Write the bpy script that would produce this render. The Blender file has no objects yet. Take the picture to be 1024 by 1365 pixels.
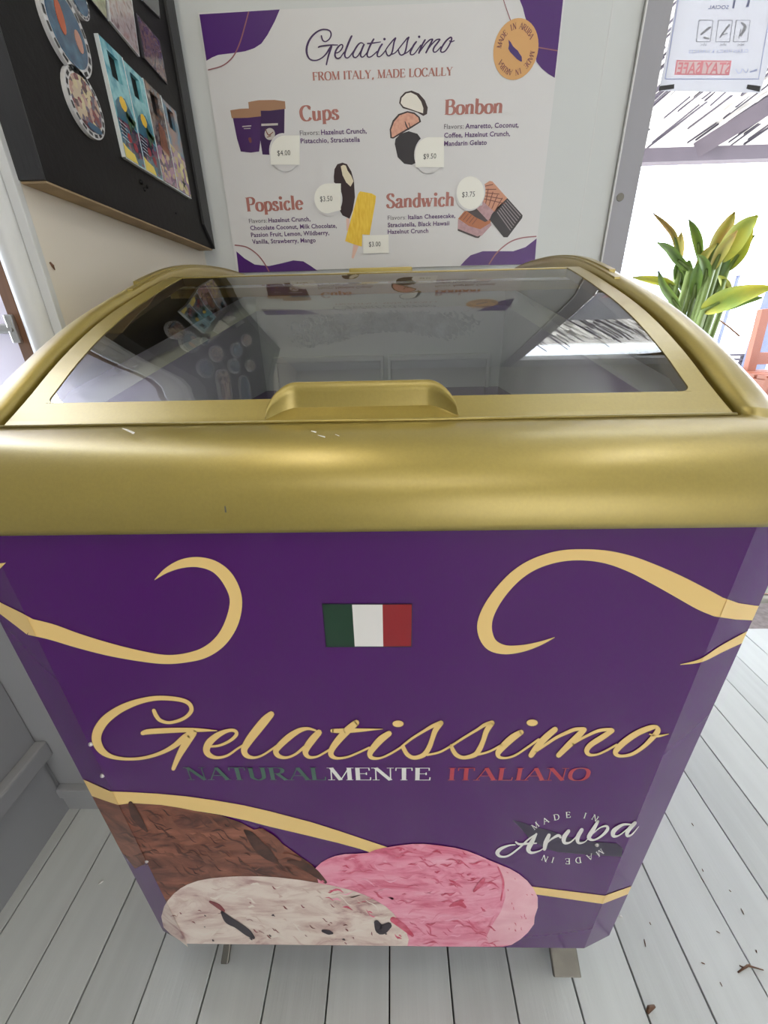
import bpy, bmesh, math, random
from mathutils import Vector, Matrix
from mathutils.geometry import tessellate_polygon
random.seed(7)
S = bpy.context.scene
COL = S.collection
# ------------------------------------------------------------------ camera
FPX = 542.4766
PI_, RO_, YA_ = 0.4351082787, -0.02284813, -0.02436356
CC = Vector((-0.00939525, -0.27512064, 0.93651942))
cp, sp, cy, sy = math.cos(PI_), math.sin(PI_), math.cos(YA_), math.sin(YA_)
CF = Vector((sy*cp, cy*cp, -sp)); r0 = Vector((cy, -sy, 0)); u0 = r0.cross(CF)
CR = math.cos(RO_)*r0 + math.sin(RO_)*u0
CU = -math.sin(RO_)*r0 + math.cos(RO_)*u0
cam = bpy.data.cameras.new('camera'); camo = bpy.data.objects.new('camera', cam); COL.objects.link(camo)
m = Matrix((( CR.x, CU.x, -CF.x, CC.x), (CR.y, CU.y, -CF.y, CC.y), (CR.z, CU.z, -CF.z, CC.z), (0, 0, 0, 1)))
camo.matrix_world = m
cam.sensor_fit = 'VERTICAL'; cam.sensor_height = 36.0; cam.lens = FPX/1365*36.0; cam.clip_start = 0.01; cam.clip_end = 200
S.camera = camo
# ------------------------------------------------------------------ world, sun, lamps, exposure
S.view_settings.view_transform = 'Standard'; S.view_settings.look = 'None'; S.view_settings.gamma = 1.0
S.view_settings.use_curve_mapping = False
S.view_settings.exposure = 0.0
W = bpy.data.worlds.new('sky'); S.world = W; W.use_nodes = True
wb = W.node_tree.nodes['Background']; wb.inputs[0].default_value = (0.86, 0.92, 1.0, 1); wb.inputs[1].default_value = 8.5
sd = bpy.data.lights.new('sun', 'SUN'); sd.energy = 5.0; sd.angle = 0.02; sd.color = (1, .96, .9)
so = bpy.data.objects.new('sun', sd); COL.objects.link(so); so.rotation_euler = (math.radians(38), 0, math.radians(-25))
def lamp(name, loc, sx, sy_, e, col, rot=(0, 0, 0)):
    d = bpy.data.lights.new(name, 'AREA'); d.shape = 'RECTANGLE'; d.size = sx; d.size_y = sy_; d.energy = e; d.color = col
    o = bpy.data.objects.new(name, d); COL.objects.link(o); o.location = loc; o.rotation_euler = rot
    return o
lamp('ceiling_lamp', (-0.36, 0.05, 2.40), .22, .5, 3.6, (1, .88, .62))
lamp('ceiling_lamp', (1.05, -0.05, 2.40), .16, .5, 3.5, (1, .95, .85))
lamp('ceiling_lamp', (0.15, -1.3, 2.40), 1.1, .6, 6, (1, .93, .82))
lamp('liner_fill', (-.03, .155, .845), .44, .02, .38, (.97, 1, .92), (math.radians(35), 0, 0))  # added fill light to brighten the freezer interior, no known LED strip
lamp('front_fill', (1.2, -2.85, 1.15), 1.6, 2.0, 25, (1, .96, .92), (math.radians(90), 0, 0))  # added fill light for the freezer front, no doorway stands there
# ------------------------------------------------------------------ pixel -> point on a real plane
def ray(px, py): return CF + CR*((px-512)/FPX) - CU*((py-682.5)/FPX)
def bp(px, py, ax, v):
    d = ray(px, py); i = 'xyz'.index(ax); t = (v-CC[i])/d[i]; return CC + d*t
def prj(P):
    d = Vector(P)-CC; z = d.dot(CF); return (512+FPX*d.dot(CR)/z, 682.5-FPX*d.dot(CU)/z)
# ------------------------------------------------------------------ materials
def lin(c): return tuple(((x/255)/12.92 if x/255 <= .04045 else ((x/255+.055)/1.055)**2.4) for x in c)
def mat(name, rgb, rough=.5, metal=0., spec=.5, bump=0., bscale=60., var=0., vscale=8., stretch=(1, 1, 1), coat=0., rgb2=None, detail=4, bdist=.002):
    M = bpy.data.materials.new(name); M.use_nodes = True; N = M.node_tree.nodes; L = M.node_tree.links
    b = N['Principled BSDF']; c = lin(rgb)
    b.inputs['Base Color'].default_value = (*c, 1); b.inputs['Roughness'].default_value = rough
    b.inputs['Metallic'].default_value = metal; b.inputs['Specular IOR Level'].default_value = spec
    b.inputs['Coat Weight'].default_value = coat; b.inputs['Coat Roughness'].default_value = .08 if metal < .3 else .28
    tc = N.new('ShaderNodeTexCoord'); mp = N.new('ShaderNodeMapping'); mp.inputs['Scale'].default_value = stretch
    L.new(tc.outputs['Object'], mp.inputs[0])
    if var or rgb2:
        n = N.new('ShaderNodeTexNoise'); n.inputs['Scale'].default_value = vscale; n.inputs['Detail'].default_value = detail
        L.new(mp.outputs[0], n.inputs[0]); r = N.new('ShaderNodeValToRGB')
        r.color_ramp.elements[0].position = .35; r.color_ramp.elements[1].position = .65
        c2 = lin(rgb2) if rgb2 else tuple(x*(1-var) for x in c)
        r.color_ramp.elements[0].color = (*c2, 1); r.color_ramp.elements[1].color = (*c, 1)
        L.new(n.outputs[0], r.inputs[0]); L.new(r.outputs[0], b.inputs['Base Color'])
    if bump:
        n2 = N.new('ShaderNodeTexNoise'); n2.inputs['Scale'].default_value = bscale; n2.inputs['Detail'].default_value = 4
        L.new(mp.outputs[0], n2.inputs[0]); bn = N.new('ShaderNodeBump'); bn.inputs['Strength'].default_value = bump
        bn.inputs['Distance'].default_value = bdist
        L.new(n2.outputs[0], bn.inputs['Height']); L.new(bn.outputs[0], b.inputs['Normal'])
    return M
def glass_mat(name, tint, ior=1.5):
    M = bpy.data.materials.new(name); M.use_nodes = True; N = M.node_tree.nodes; L = M.node_tree.links
    for n in list(N):
        if n.type != 'OUTPUT_MATERIAL': N.remove(n)
    out = [n for n in N if n.type == 'OUTPUT_MATERIAL'][0]
    t = N.new('ShaderNodeBsdfTransparent'); t.inputs[0].default_value = (*tint, 1)
    g = N.new('ShaderNodeBsdfGlossy'); g.inputs['Roughness'].default_value = .012
    f = N.new('ShaderNodeFresnel'); f.inputs[0].default_value = ior
    x = N.new('ShaderNodeMixShader'); L.new(f.outputs[0], x.inputs[0]); L.new(t.outputs[0], x.inputs[1]); L.new(g.outputs[0], x.inputs[2])
    L.new(x.outputs[0], out.inputs[0]); return M
def scoop_mat(name, stops, sc, stretch, dist=1.2, bump=.4):
    M = bpy.data.materials.new(name); M.use_nodes = True; N = M.node_tree.nodes; L = M.node_tree.links
    b = N['Principled BSDF']; b.inputs['Roughness'].default_value = .35
    tc = N.new('ShaderNodeTexCoord'); mp = N.new('ShaderNodeMapping'); mp.inputs['Scale'].default_value = stretch
    mp.inputs['Rotation'].default_value = (0, math.radians(14), 0)
    L.new(tc.outputs['Object'], mp.inputs[0])
    n = N.new('ShaderNodeTexNoise'); n.inputs['Scale'].default_value = sc; n.inputs['Detail'].default_value = 8; n.inputs['Roughness'].default_value = .62
    n.inputs['Distortion'].default_value = dist
    L.new(mp.outputs[0], n.inputs[0]); r = N.new('ShaderNodeValToRGB'); cr = r.color_ramp
    while len(cr.elements) > 1: cr.elements.remove(cr.elements[-1])
    cr.elements[0].position = stops[0][0]; cr.elements[0].color = (*lin(stops[0][1]), 1)
    for p_, c_ in stops[1:]:
        e = cr.elements.new(p_); e.color = (*lin(c_), 1)
    L.new(n.outputs[0], r.inputs[0]); L.new(r.outputs[0], b.inputs['Base Color']); return M
M = {}
M['gold'] = mat('gold_paint', (166, 147, 68), .38, .55, .5, coat=1.0, bump=.12, bscale=900, var=.06, vscale=400, bdist=.0005)
M['purple'] = mat('purple_vinyl', (80, 18, 104), .22, 0, .4, bump=.04, bscale=14, coat=.08)
M['cream'] = mat('cream_vinyl', (248, 212, 138), .3)
M['creamedge'] = mat('logo_outline_vinyl', (96, 40, 50), .3)
M['green'] = mat('flag_green', (24, 62, 42), .3); M['white'] = mat('white_print', (236, 234, 232), .3); M['red'] = mat('flag_red', (150, 28, 36), .3)
M['dgreen'] = mat('dark_green_print', (70, 104, 92), .3); M['pinkred'] = mat('red_print', (190, 62, 78), .3); M['dgrey'] = mat('green_shade', (40, 60, 56), .3)
M['darkisle'] = mat('dark_island_print', (42, 24, 62), .3)
M['choc'] = scoop_mat('chocolate_print', [(.28, (44, 22, 18)), (.40, (96, 52, 42)), (.52, (134, 78, 60)), (.68, (172, 108, 84))], 7, (1, 1, 3.2), 1.6)
M['vanilla'] = scoop_mat('cookie_print', [(.24, (90, 60, 66)), (.33, (176, 130, 130)), (.42, (216, 190, 182)), (.55, (236, 220, 210)), (.8, (246, 234, 224))], 14, (1, 1, 1.6), 1.0)
M['straw'] = scoop_mat('strawberry_print', [(.22, (180, 50, 84)), (.36, (222, 104, 136)), (.48, (242, 150, 178)), (.7, (252, 186, 206))], 13, (1, 1, 2.2), 1.2)
M['strawpale'] = scoop_mat('strawberry_pale_print', [(.25, (214, 120, 140)), (.36, (240, 172, 190)), (.6, (250, 196, 208))], 16, (1, 1, 1), .6)
M['cookie'] = mat('cookie_piece', (44, 34, 48), .4); M['berry'] = mat('berry_streak', (150, 62, 70), .4, var=.3, vscale=90)
M['berry2'] = mat('red_streak', (206, 62, 96), .4, rgb2=(232, 120, 150), vscale=60); M['chocdark'] = mat('chocolate_shadow', (52, 28, 24), .4, rgb2=(88, 48, 38), vscale=60)
M['lid'] = M['gold']
M['liner'] = mat('liner_plastic', (222, 228, 226), .42, bump=.1, bscale=30, var=.08, vscale=5)
M['ice'] = mat('frost', (216, 224, 224), .3, 0, .6, bump=1, bscale=110, var=.25, vscale=24, bdist=.006)
M['glass'] = glass_mat('lid_glass', (.92, .96, .93), 2.35); M['pane'] = glass_mat('window_glass', (.97, .98, .99), 1.12)
M['wall'] = mat('grey_wall_paint', (206, 210, 212), .55, bump=.06, bscale=160, var=.03, vscale=3)
M['beige'] = mat('beige_wall_panel', (232, 224, 212), .45, var=.03, vscale=2)
M['ceil'] = mat('ceiling_paint', (226, 224, 216), .7)
M['plank'] = mat('painted_plank', (206, 210, 210), .38, bump=.12, bscale=40, var=.07, vscale=6, stretch=(6, .5, 1))
M['plank2'] = mat('worn_plank', (198, 202, 202), .42, bump=.12, bscale=40, var=.09, vscale=7, stretch=(6, .4, 1))
M['dark'] = mat('dark_gap', (40, 38, 38), .9)
M['trim'] = mat('white_trim', (214, 216, 218), .4, bump=.08, bscale=50, stretch=(1, 1, .2), var=.05)
M['jamb'] = mat('grey_jamb_paint', (160, 160, 168), .5, bump=.1, bscale=40, stretch=(1, 1, .2), var=.08, vscale=6)
M['trimgrey'] = mat('grey_wainscot', (160, 162, 166), .45, bump=.15, bscale=12, stretch=(1, 1, .4), var=.05, vscale=3)
M['brown'] = mat('brown_wood_edge', (112, 78, 54), .5, var=.3, vscale=20, stretch=(4, 4, .6))
M['lavender'] = mat('pale_door_paint', (226, 222, 240), .4); M['chrome'] = mat('brushed_metal', (200, 200, 198), .28, .9)
M['black'] = mat('black_board_paint', (15, 14, 16), .5, 0, .25, bump=.25, bscale=90, var=.3, vscale=12)
M['blackframe'] = mat('charcoal_frame_paint', (52, 53, 56), .5, bump=.3, bscale=60, stretch=(3, 3, .5), var=.3)
M['rawwood'] = mat('raw_wood_edge', (176, 152, 118), .7, var=.2, vscale=30)
M['poster'] = mat('poster_board', (214, 214, 217), .4); M['posteredge'] = mat('poster_edge', (170, 170, 170), .6)
M['ppurple'] = mat('poster_purple', (74, 24, 112), .35); M['pline'] = mat('poster_rose_line', (150, 96, 104), .4)
M['pscript'] = mat('poster_script_ink', (58, 30, 84), .4); M['prose'] = mat('poster_rose_ink', (172, 112, 104), .4)
M['pink_ink'] = mat('poster_small_ink', (84, 48, 108), .4); M['pgrey_ink'] = mat('poster_grey_ink', (92, 88, 98), .4)
M['badge'] = mat('badge_tan', (214, 164, 106), .45); M['badgeink'] = mat('badge_ink', (126, 74, 78), .4); M['isle'] = mat('badge_island', (66, 42, 112), .4)
M['cardlid'] = mat('cup_lid_print', (164, 124, 96), .5); M['cup'] = mat('cup_print', (66, 26, 92), .4); M['cup2'] = mat('cup_dark_print', (54, 20, 78), .4)
M['pchoc'] = mat('chocolate_coat_print', (50, 32, 36), .3); M['pcream'] = mat('cream_print', (226, 216, 190), .4); M['pyellow'] = mat('yellow_ice_print', (242, 206, 70), .4, rgb2=(228, 184, 44), vscale=70, stretch=(3, 1, .6))
M['pcreamw'] = mat('white_filling_print', (232, 228, 220), .4); M['psalmon'] = mat('salmon_filling_print', (222, 168, 146), .4, rgb2=(206, 148, 130), vscale=160); M['pstick'] = mat('stick_print', (226, 190, 176), .5)
M['pwafer'] = mat('wafer_print', (204, 146, 120), .4); M['pwafer2'] = mat('orange_wafer_print', (178, 108, 70), .4); M['pwline'] = mat('wafer_line_print', (120, 70, 60), .4)
M['pmauve'] = mat('mauve_filling_print', (188, 152, 158), .4, rgb2=(172, 136, 142), vscale=120); M['pgreyl'] = mat('grey_wafer_line', (140, 130, 138), .4)
M['ball'] = mat('bonbon_dark_print', (34, 30, 38), .35); M['palemotif'] = mat('pale_motif_print', (196, 190, 186), .5)  # second one is the pale print of the cup motifs
M['sticker'] = mat('price_sticker_paper', (236, 236, 230), .35); M['ink'] = mat('price_ink', (60, 62, 68), .4)
M['steel'] = mat('castor_steel', (120, 118, 112), .35, .8, var=.2, vscale=30); M['rubber'] = mat('castor_rubber', (40, 40, 42), .6)
M['screw'] = mat('screw_head', (210, 205, 205), .3, .6)
M['sand'] = mat('pale_sand', (244, 240, 232), .8, var=.08, vscale=2, bump=.2, bscale=20); M['gravel'] = mat('mottled_sill', (150, 138, 138), .8, var=.3, vscale=60, bump=.4, bscale=90)
M['deck'] = mat('weathered_deck', (112, 108, 96), .7, var=.2, vscale=10, stretch=(.5, 5, 1))
M['thatch'] = mat('dry_thatch', (232, 226, 218), .8, var=.2, vscale=14); M['thatchdark'] = mat('thatch_gap_straw', (70, 64, 72), .9); M['beam'] = mat('palapa_beam', (74, 64, 70), .7, var=.15, vscale=8)
M['leaf'] = mat('green_leaf', (88, 116, 48), .45, rgb2=(120, 144, 62), vscale=9); M['leafy'] = mat('yellow_leaf', (190, 180, 60), .45, rgb2=(130, 150, 60), vscale=7); M['leafo'] = mat('orange_leaf', (178, 140, 84), .5, rgb2=(160, 160, 76), vscale=9)
M['stem'] = mat('leaf_stem', (104, 120, 60), .5); M['bush'] = mat('bush_leaf', (84, 108, 58), .6, rgb2=(128, 120, 84), vscale=12)
M['orange'] = mat('orange_wood', (150, 84, 58), .5, var=.15, vscale=8, stretch=(3, 3, .6)); M['bluepost'] = mat('blue_grey_post', (84, 90, 116), .6, bump=.2, bscale=60, var=.15, vscale=30)
M['lilac'] = mat('lilac_canvas', (112, 104, 136), .6); M['whitewall'] = mat('white_outbuilding', (244, 244, 246), .7)
M['tape'] = mat('dark_tape', (50, 50, 52), .5); M['signblue'] = mat('sign_blue_ink', (160, 168, 204), .6); M['signgrey'] = mat('sign_grey_ink', (150, 152, 160), .6); M['signred'] = mat('sign_red_ink', (232, 150, 162), .6); M['signpale'] = mat('sign_pale_ink', (236, 210, 216), .6); M['signdark'] = mat('sign_dark_ink', (124, 128, 158), .6)
def paper_mat():
    m_ = bpy.data.materials.new('backlit_paper'); m_.use_nodes = True; N = m_.node_tree.nodes; L = m_.node_tree.links
    out = [n for n in N if n.type == 'OUTPUT_MATERIAL'][0]; b = N['Principled BSDF']; b.inputs['Base Color'].default_value = (.6, .6, .63, 1); b.inputs['Roughness'].default_value = .6
    t = N.new('ShaderNodeBsdfTranslucent'); t.inputs[0].default_value = (.30, .30, .33, 1)
    x = N.new('ShaderNodeMixShader'); x.inputs[0].default_value = .5; L.new(b.outputs[0], x.inputs[1]); L.new(t.outputs[0], x.inputs[2]); L.new(x.outputs[0], out.inputs[0]); return m_
M['paper'] = paper_mat()
def art_mat(name, cols, sc, seed=0, vor=True):
    m_ = bpy.data.materials.new(name); m_.use_nodes = True; N = m_.node_tree.nodes; L = m_.node_tree.links
    b = N['Principled BSDF']; b.inputs['Roughness'].default_value = .15; b.inputs['Coat Weight'].default_value = .6
    tc = N.new('ShaderNodeTexCoord'); mp = N.new('ShaderNodeMapping'); mp.inputs['Location'].default_value = (seed, seed*2.3, seed*.7)
    L.new(tc.outputs['Object'], mp.inputs[0]); n = N.new('ShaderNodeTexVoronoi' if vor else 'ShaderNodeTexNoise'); n.inputs['Scale'].default_value = sc
    L.new(mp.outputs[0], n.inputs[0]); r = N.new('ShaderNodeValToRGB'); r.color_ramp.interpolation = 'CONSTANT' if vor else 'LINEAR'
    cr = r.color_ramp
    while len(cr.elements) > 1: cr.elements.remove(cr.elements[-1])
    cr.elements[0].position = 0; cr.elements[0].color = (*lin(cols[0]), 1)
    for i, c_ in enumerate(cols[1:]):
        e = cr.elements.new((i+1)/len(cols)); e.color = (*lin(c_), 1)
    if vor:
        w = N.new('ShaderNodeSeparateColor'); L.new(n.outputs['Color'], w.inputs[0]); L.new(w.outputs[0], r.inputs[0])
    else: L.new(n.outputs[0], r.inputs[0])
    L.new(r.outputs[0], b.inputs['Base Color']); return m_
# ------------------------------------------------------------------ object helpers
def tag(o, label=None, cat=None, group=None, kind=None):
    if label: o['label'] = label
    if cat: o['category'] = cat
    if group: o['group'] = group
    if kind: o['kind'] = kind
    return o
def empty(name, loc=(0, 0, 0), parent=None):
    o = bpy.data.objects.new(name, None); COL.objects.link(o); o.location = loc; o.empty_display_size = .05
    if parent: par(o, parent)
    return o
def wloc(o):
    v = Vector(o.location)
    while o.parent:
        v = v + o.matrix_parent_inverse.translation; o = o.parent; v = v + Vector(o.location)
    return v
def par(o, p_):
    o.parent = p_; o.matrix_parent_inverse = Matrix.Translation(-wloc(p_))
def mesh(name, vs, fs, m_, parent=None, smooth=False):
    me = bpy.data.meshes.new(name); me.from_pydata([tuple(v) for v in vs], [], fs); me.update()
    ms = m_ if isinstance(m_, (list, tuple)) else [m_]
    for k in ms: me.materials.append(k)
    if smooth: me.polygons.foreach_set('use_smooth', [True]*len(me.polygons))
    o = bpy.data.objects.new(name, me); COL.objects.link(o)
    if parent: par(o, parent)
    return o
def bmobj(name, bm, m_, parent=None, smooth=False):
    me = bpy.data.meshes.new(name); bm.to_mesh(me); bm.free()
    me.materials.append(m_)
    if smooth: me.polygons.foreach_set('use_smooth', [True]*len(me.polygons))
    o = bpy.data.objects.new(name, me); COL.objects.link(o)
    if parent: par(o, parent)
    return o
def boxbm(bm, a, b, bev=0.):
    a = Vector(a); b = Vector(b); c = (a+b)/2; s = b-a
    r = bmesh.ops.create_cube(bm, size=1, matrix=Matrix.Translation(c) @ Matrix.Diagonal((abs(s.x), abs(s.y), abs(s.z), 1)))
    if bev:
        es = list({e for v in r['verts'] for e in v.link_edges})
        bmesh.ops.bevel(bm, geom=es, offset=bev, segments=2, affect='EDGES', profile=.6)
def box(name, a, b, m_, parent=None, bev=0.):
    bm = bmesh.new(); boxbm(bm, a, b, bev); return bmobj(name, bm, m_, parent)
def tube(bm, pts, r, n=8, caps=True):
    pts = [Vector(p_) for p_ in pts]; rs = r if isinstance(r, (list, tuple)) else [r]*len(pts); rings = []
    for i, p_ in enumerate(pts):
        t = (pts[min(i+1, len(pts)-1)]-pts[max(i-1, 0)]).normalized(); a = t.cross(Vector((0, 0, 1)))
        if a.length < .05: a = t.cross(Vector((1, 0, 0)))
        a.normalize(); b = t.cross(a)
        rings.append([bm.verts.new(p_+a*math.cos(k*2*math.pi/n)*rs[i]+b*math.sin(k*2*math.pi/n)*rs[i]) for k in range(n)])
    for i in range(len(rings)-1):
        for k in range(n): bm.faces.new((rings[i][k], rings[i][(k+1) % n], rings[i+1][(k+1) % n], rings[i+1][k]))
    if caps: bm.faces.new(rings[0][::-1]); bm.faces.new(rings[-1])
def beamquad(name, P, Q, w, d, m_, parent=None):   # straight timber between two points
    P = Vector(P); Q = Vector(Q); t = (Q-P).normalized(); a = t.cross(Vector((0, 1, 0))).normalized(); b = t.cross(a)
    vs = [X+a*i*w/2+b*j*d/2 for X in (P, Q) for i, j in ((-1, -1), (1, -1), (1, 1), (-1, 1))]
    return mesh(name, vs, [(0, 1, 2, 3), (7, 6, 5, 4), (0, 4, 5, 1), (1, 5, 6, 2), (2, 6, 7, 3), (3, 7, 4, 0)], m_, parent)
# ------------------------------------------------------------------ flat print: pixel polygons mapped onto real planes
def catmull(pts, n=6):
    out = []; L = len(pts)
    for i in range(L-1):
        p0 = pts[max(i-1, 0)]; p1 = pts[i]; p2 = pts[i+1]; p3 = pts[min(i+2, L-1)]
        for k in range(n):
            t = k/n; out.append(tuple(.5*((2*b)+(-a+c)*t+(2*a-5*b+4*c-d)*t*t+(-a+3*b-3*c+d)*t**3) for a, b, c, d in zip(p0, p1, p2, p3)))
    out.append(tuple(pts[-1])); return out
def ribbon(pts, n=6, round_=True, smooth=True, grow=0):
    c = catmull(pts, n) if smooth and len(pts) > 2 else pts
    L = []; R_ = []
    for i, (x, y, w) in enumerate(c):
        a = c[max(i-1, 0)]; b = c[min(i+1, len(c)-1)]; dx, dy = b[0]-a[0], b[1]-a[1]; l = math.hypot(dx, dy) or 1
        w = max(w, .02)+grow; L.append((x-dy/l*w/2, y+dx/l*w/2)); R_.append((x+dy/l*w/2, y-dx/l*w/2))
    P = [[L[i], L[i+1], R_[i+1], R_[i]] for i in range(len(c)-1)]
    if round_:
        for (x, y, w) in (c[0], c[-1]):
            w = max(w, .02)+grow; P.append([(x+math.cos(k*math.pi/4)*w/2, y+math.sin(k*math.pi/4)*w/2) for k in range(8)])
    return P
def ell(x, y, rx, ry, n=20, rot=0):
    return [(x+rx*math.cos(a)*math.cos(rot)-ry*math.sin(a)*math.sin(rot), y+rx*math.cos(a)*math.sin(rot)+ry*math.sin(a)*math.cos(rot)) for a in [k*2*math.pi/n for k in range(n)]]
def clip(poly, A, B):   # keep the side where cross(B-A, p-A) >= 0
    def s(p_): return (B[0]-A[0])*(p_[1]-A[1])-(B[1]-A[1])*(p_[0]-A[0])
    out = []
    for i in range(len(poly)):
        p_, q = poly[i], poly[(i+1) % len(poly)]; a, b = s(p_), s(q)
        if a >= 0: out.append(p_)
        if (a > 0 > b) or (a < 0 < b):
            t = a/(a-b); out.append((p_[0]+(q[0]-p_[0])*t, p_[1]+(q[1]-p_[1])*t))
    return out
XL, XR, CW, CD, ZB, ZT = -0.32614, 0.26249, .04296, .01396, .10, .80
def seam(x, y): return prj((x, y, ZT+.05)), prj((x, y, ZB))
sL, sR, oL, oR = seam(XL, 0), seam(XR, 0), seam(XL-CW, CD), seam(XR+CW, CD)
def isect(px, py, P0, Nn):
    d = ray(px, py); t = (P0-CC).dot(Nn)/d.dot(Nn); return CC+d*t
NL = Vector((-CD, -CW, 0)).normalized(); NR = Vector((CD, -CW, 0)).normalized()
def face_map(poly, off):      # freezer front and its two corner bevels
    out = []
    a = clip(clip(poly, *sL[::-1]), *sR)
    a = clip(a, prj((1, 0, ZB+.0005)), prj((-1, 0, ZB+.0005)))
    if len(a) > 2: out.append([isect(x, y, Vector((0, -off, 0)), Vector((0, 1, 0))) for x, y in a])
    a = clip(clip(poly, *sL), *oL[::-1])
    if len(a) > 2: out.append([isect(x, y, Vector((XL, 0, 0))+NL*off, NL) for x, y in a])
    a = clip(clip(poly, *sR[::-1]), *oR)
    if len(a) > 2: out.append([isect(x, y, Vector((XR, 0, 0))+NR*off, NR) for x, y in a])
    return out
def plane_map(ax, v, sgn=-1):
    def f(poly, off): return [[bp(x, y, ax, v+sgn*off) for x, y in poly]]
    return f
def tess(poly):
    t = tessellate_polygon([[Vector((x, y, 0)) for x, y in poly]]); return [[poly[i] for i in f] for f in t]
def decal(name, polys, mp, off, m_, parent, label=None, concave=False):
    vs = []; fs = []
    for ip, p_ in enumerate(polys):
        for q in (tess(p_) if (concave or len(p_) > 8) else [p_]):
            for P in mp(q, off+(ip % 8)*1.2e-5):
                for k in range(1, len(P)-1):
                    A_, B_, C_ = P[0], P[k], P[k+1]; nn = (B_-A_).cross(C_-A_)
                    if nn.length < 1e-11: continue
                    if nn.dot(CC-A_) < 0: B_, C_ = C_, B_
                    n = len(vs); vs += [A_, B_, C_]; fs.append((n, n+1, n+2))
    o = mesh(name, vs, fs, m_, parent)
    if label: o['label'] = label
    return o
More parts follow.
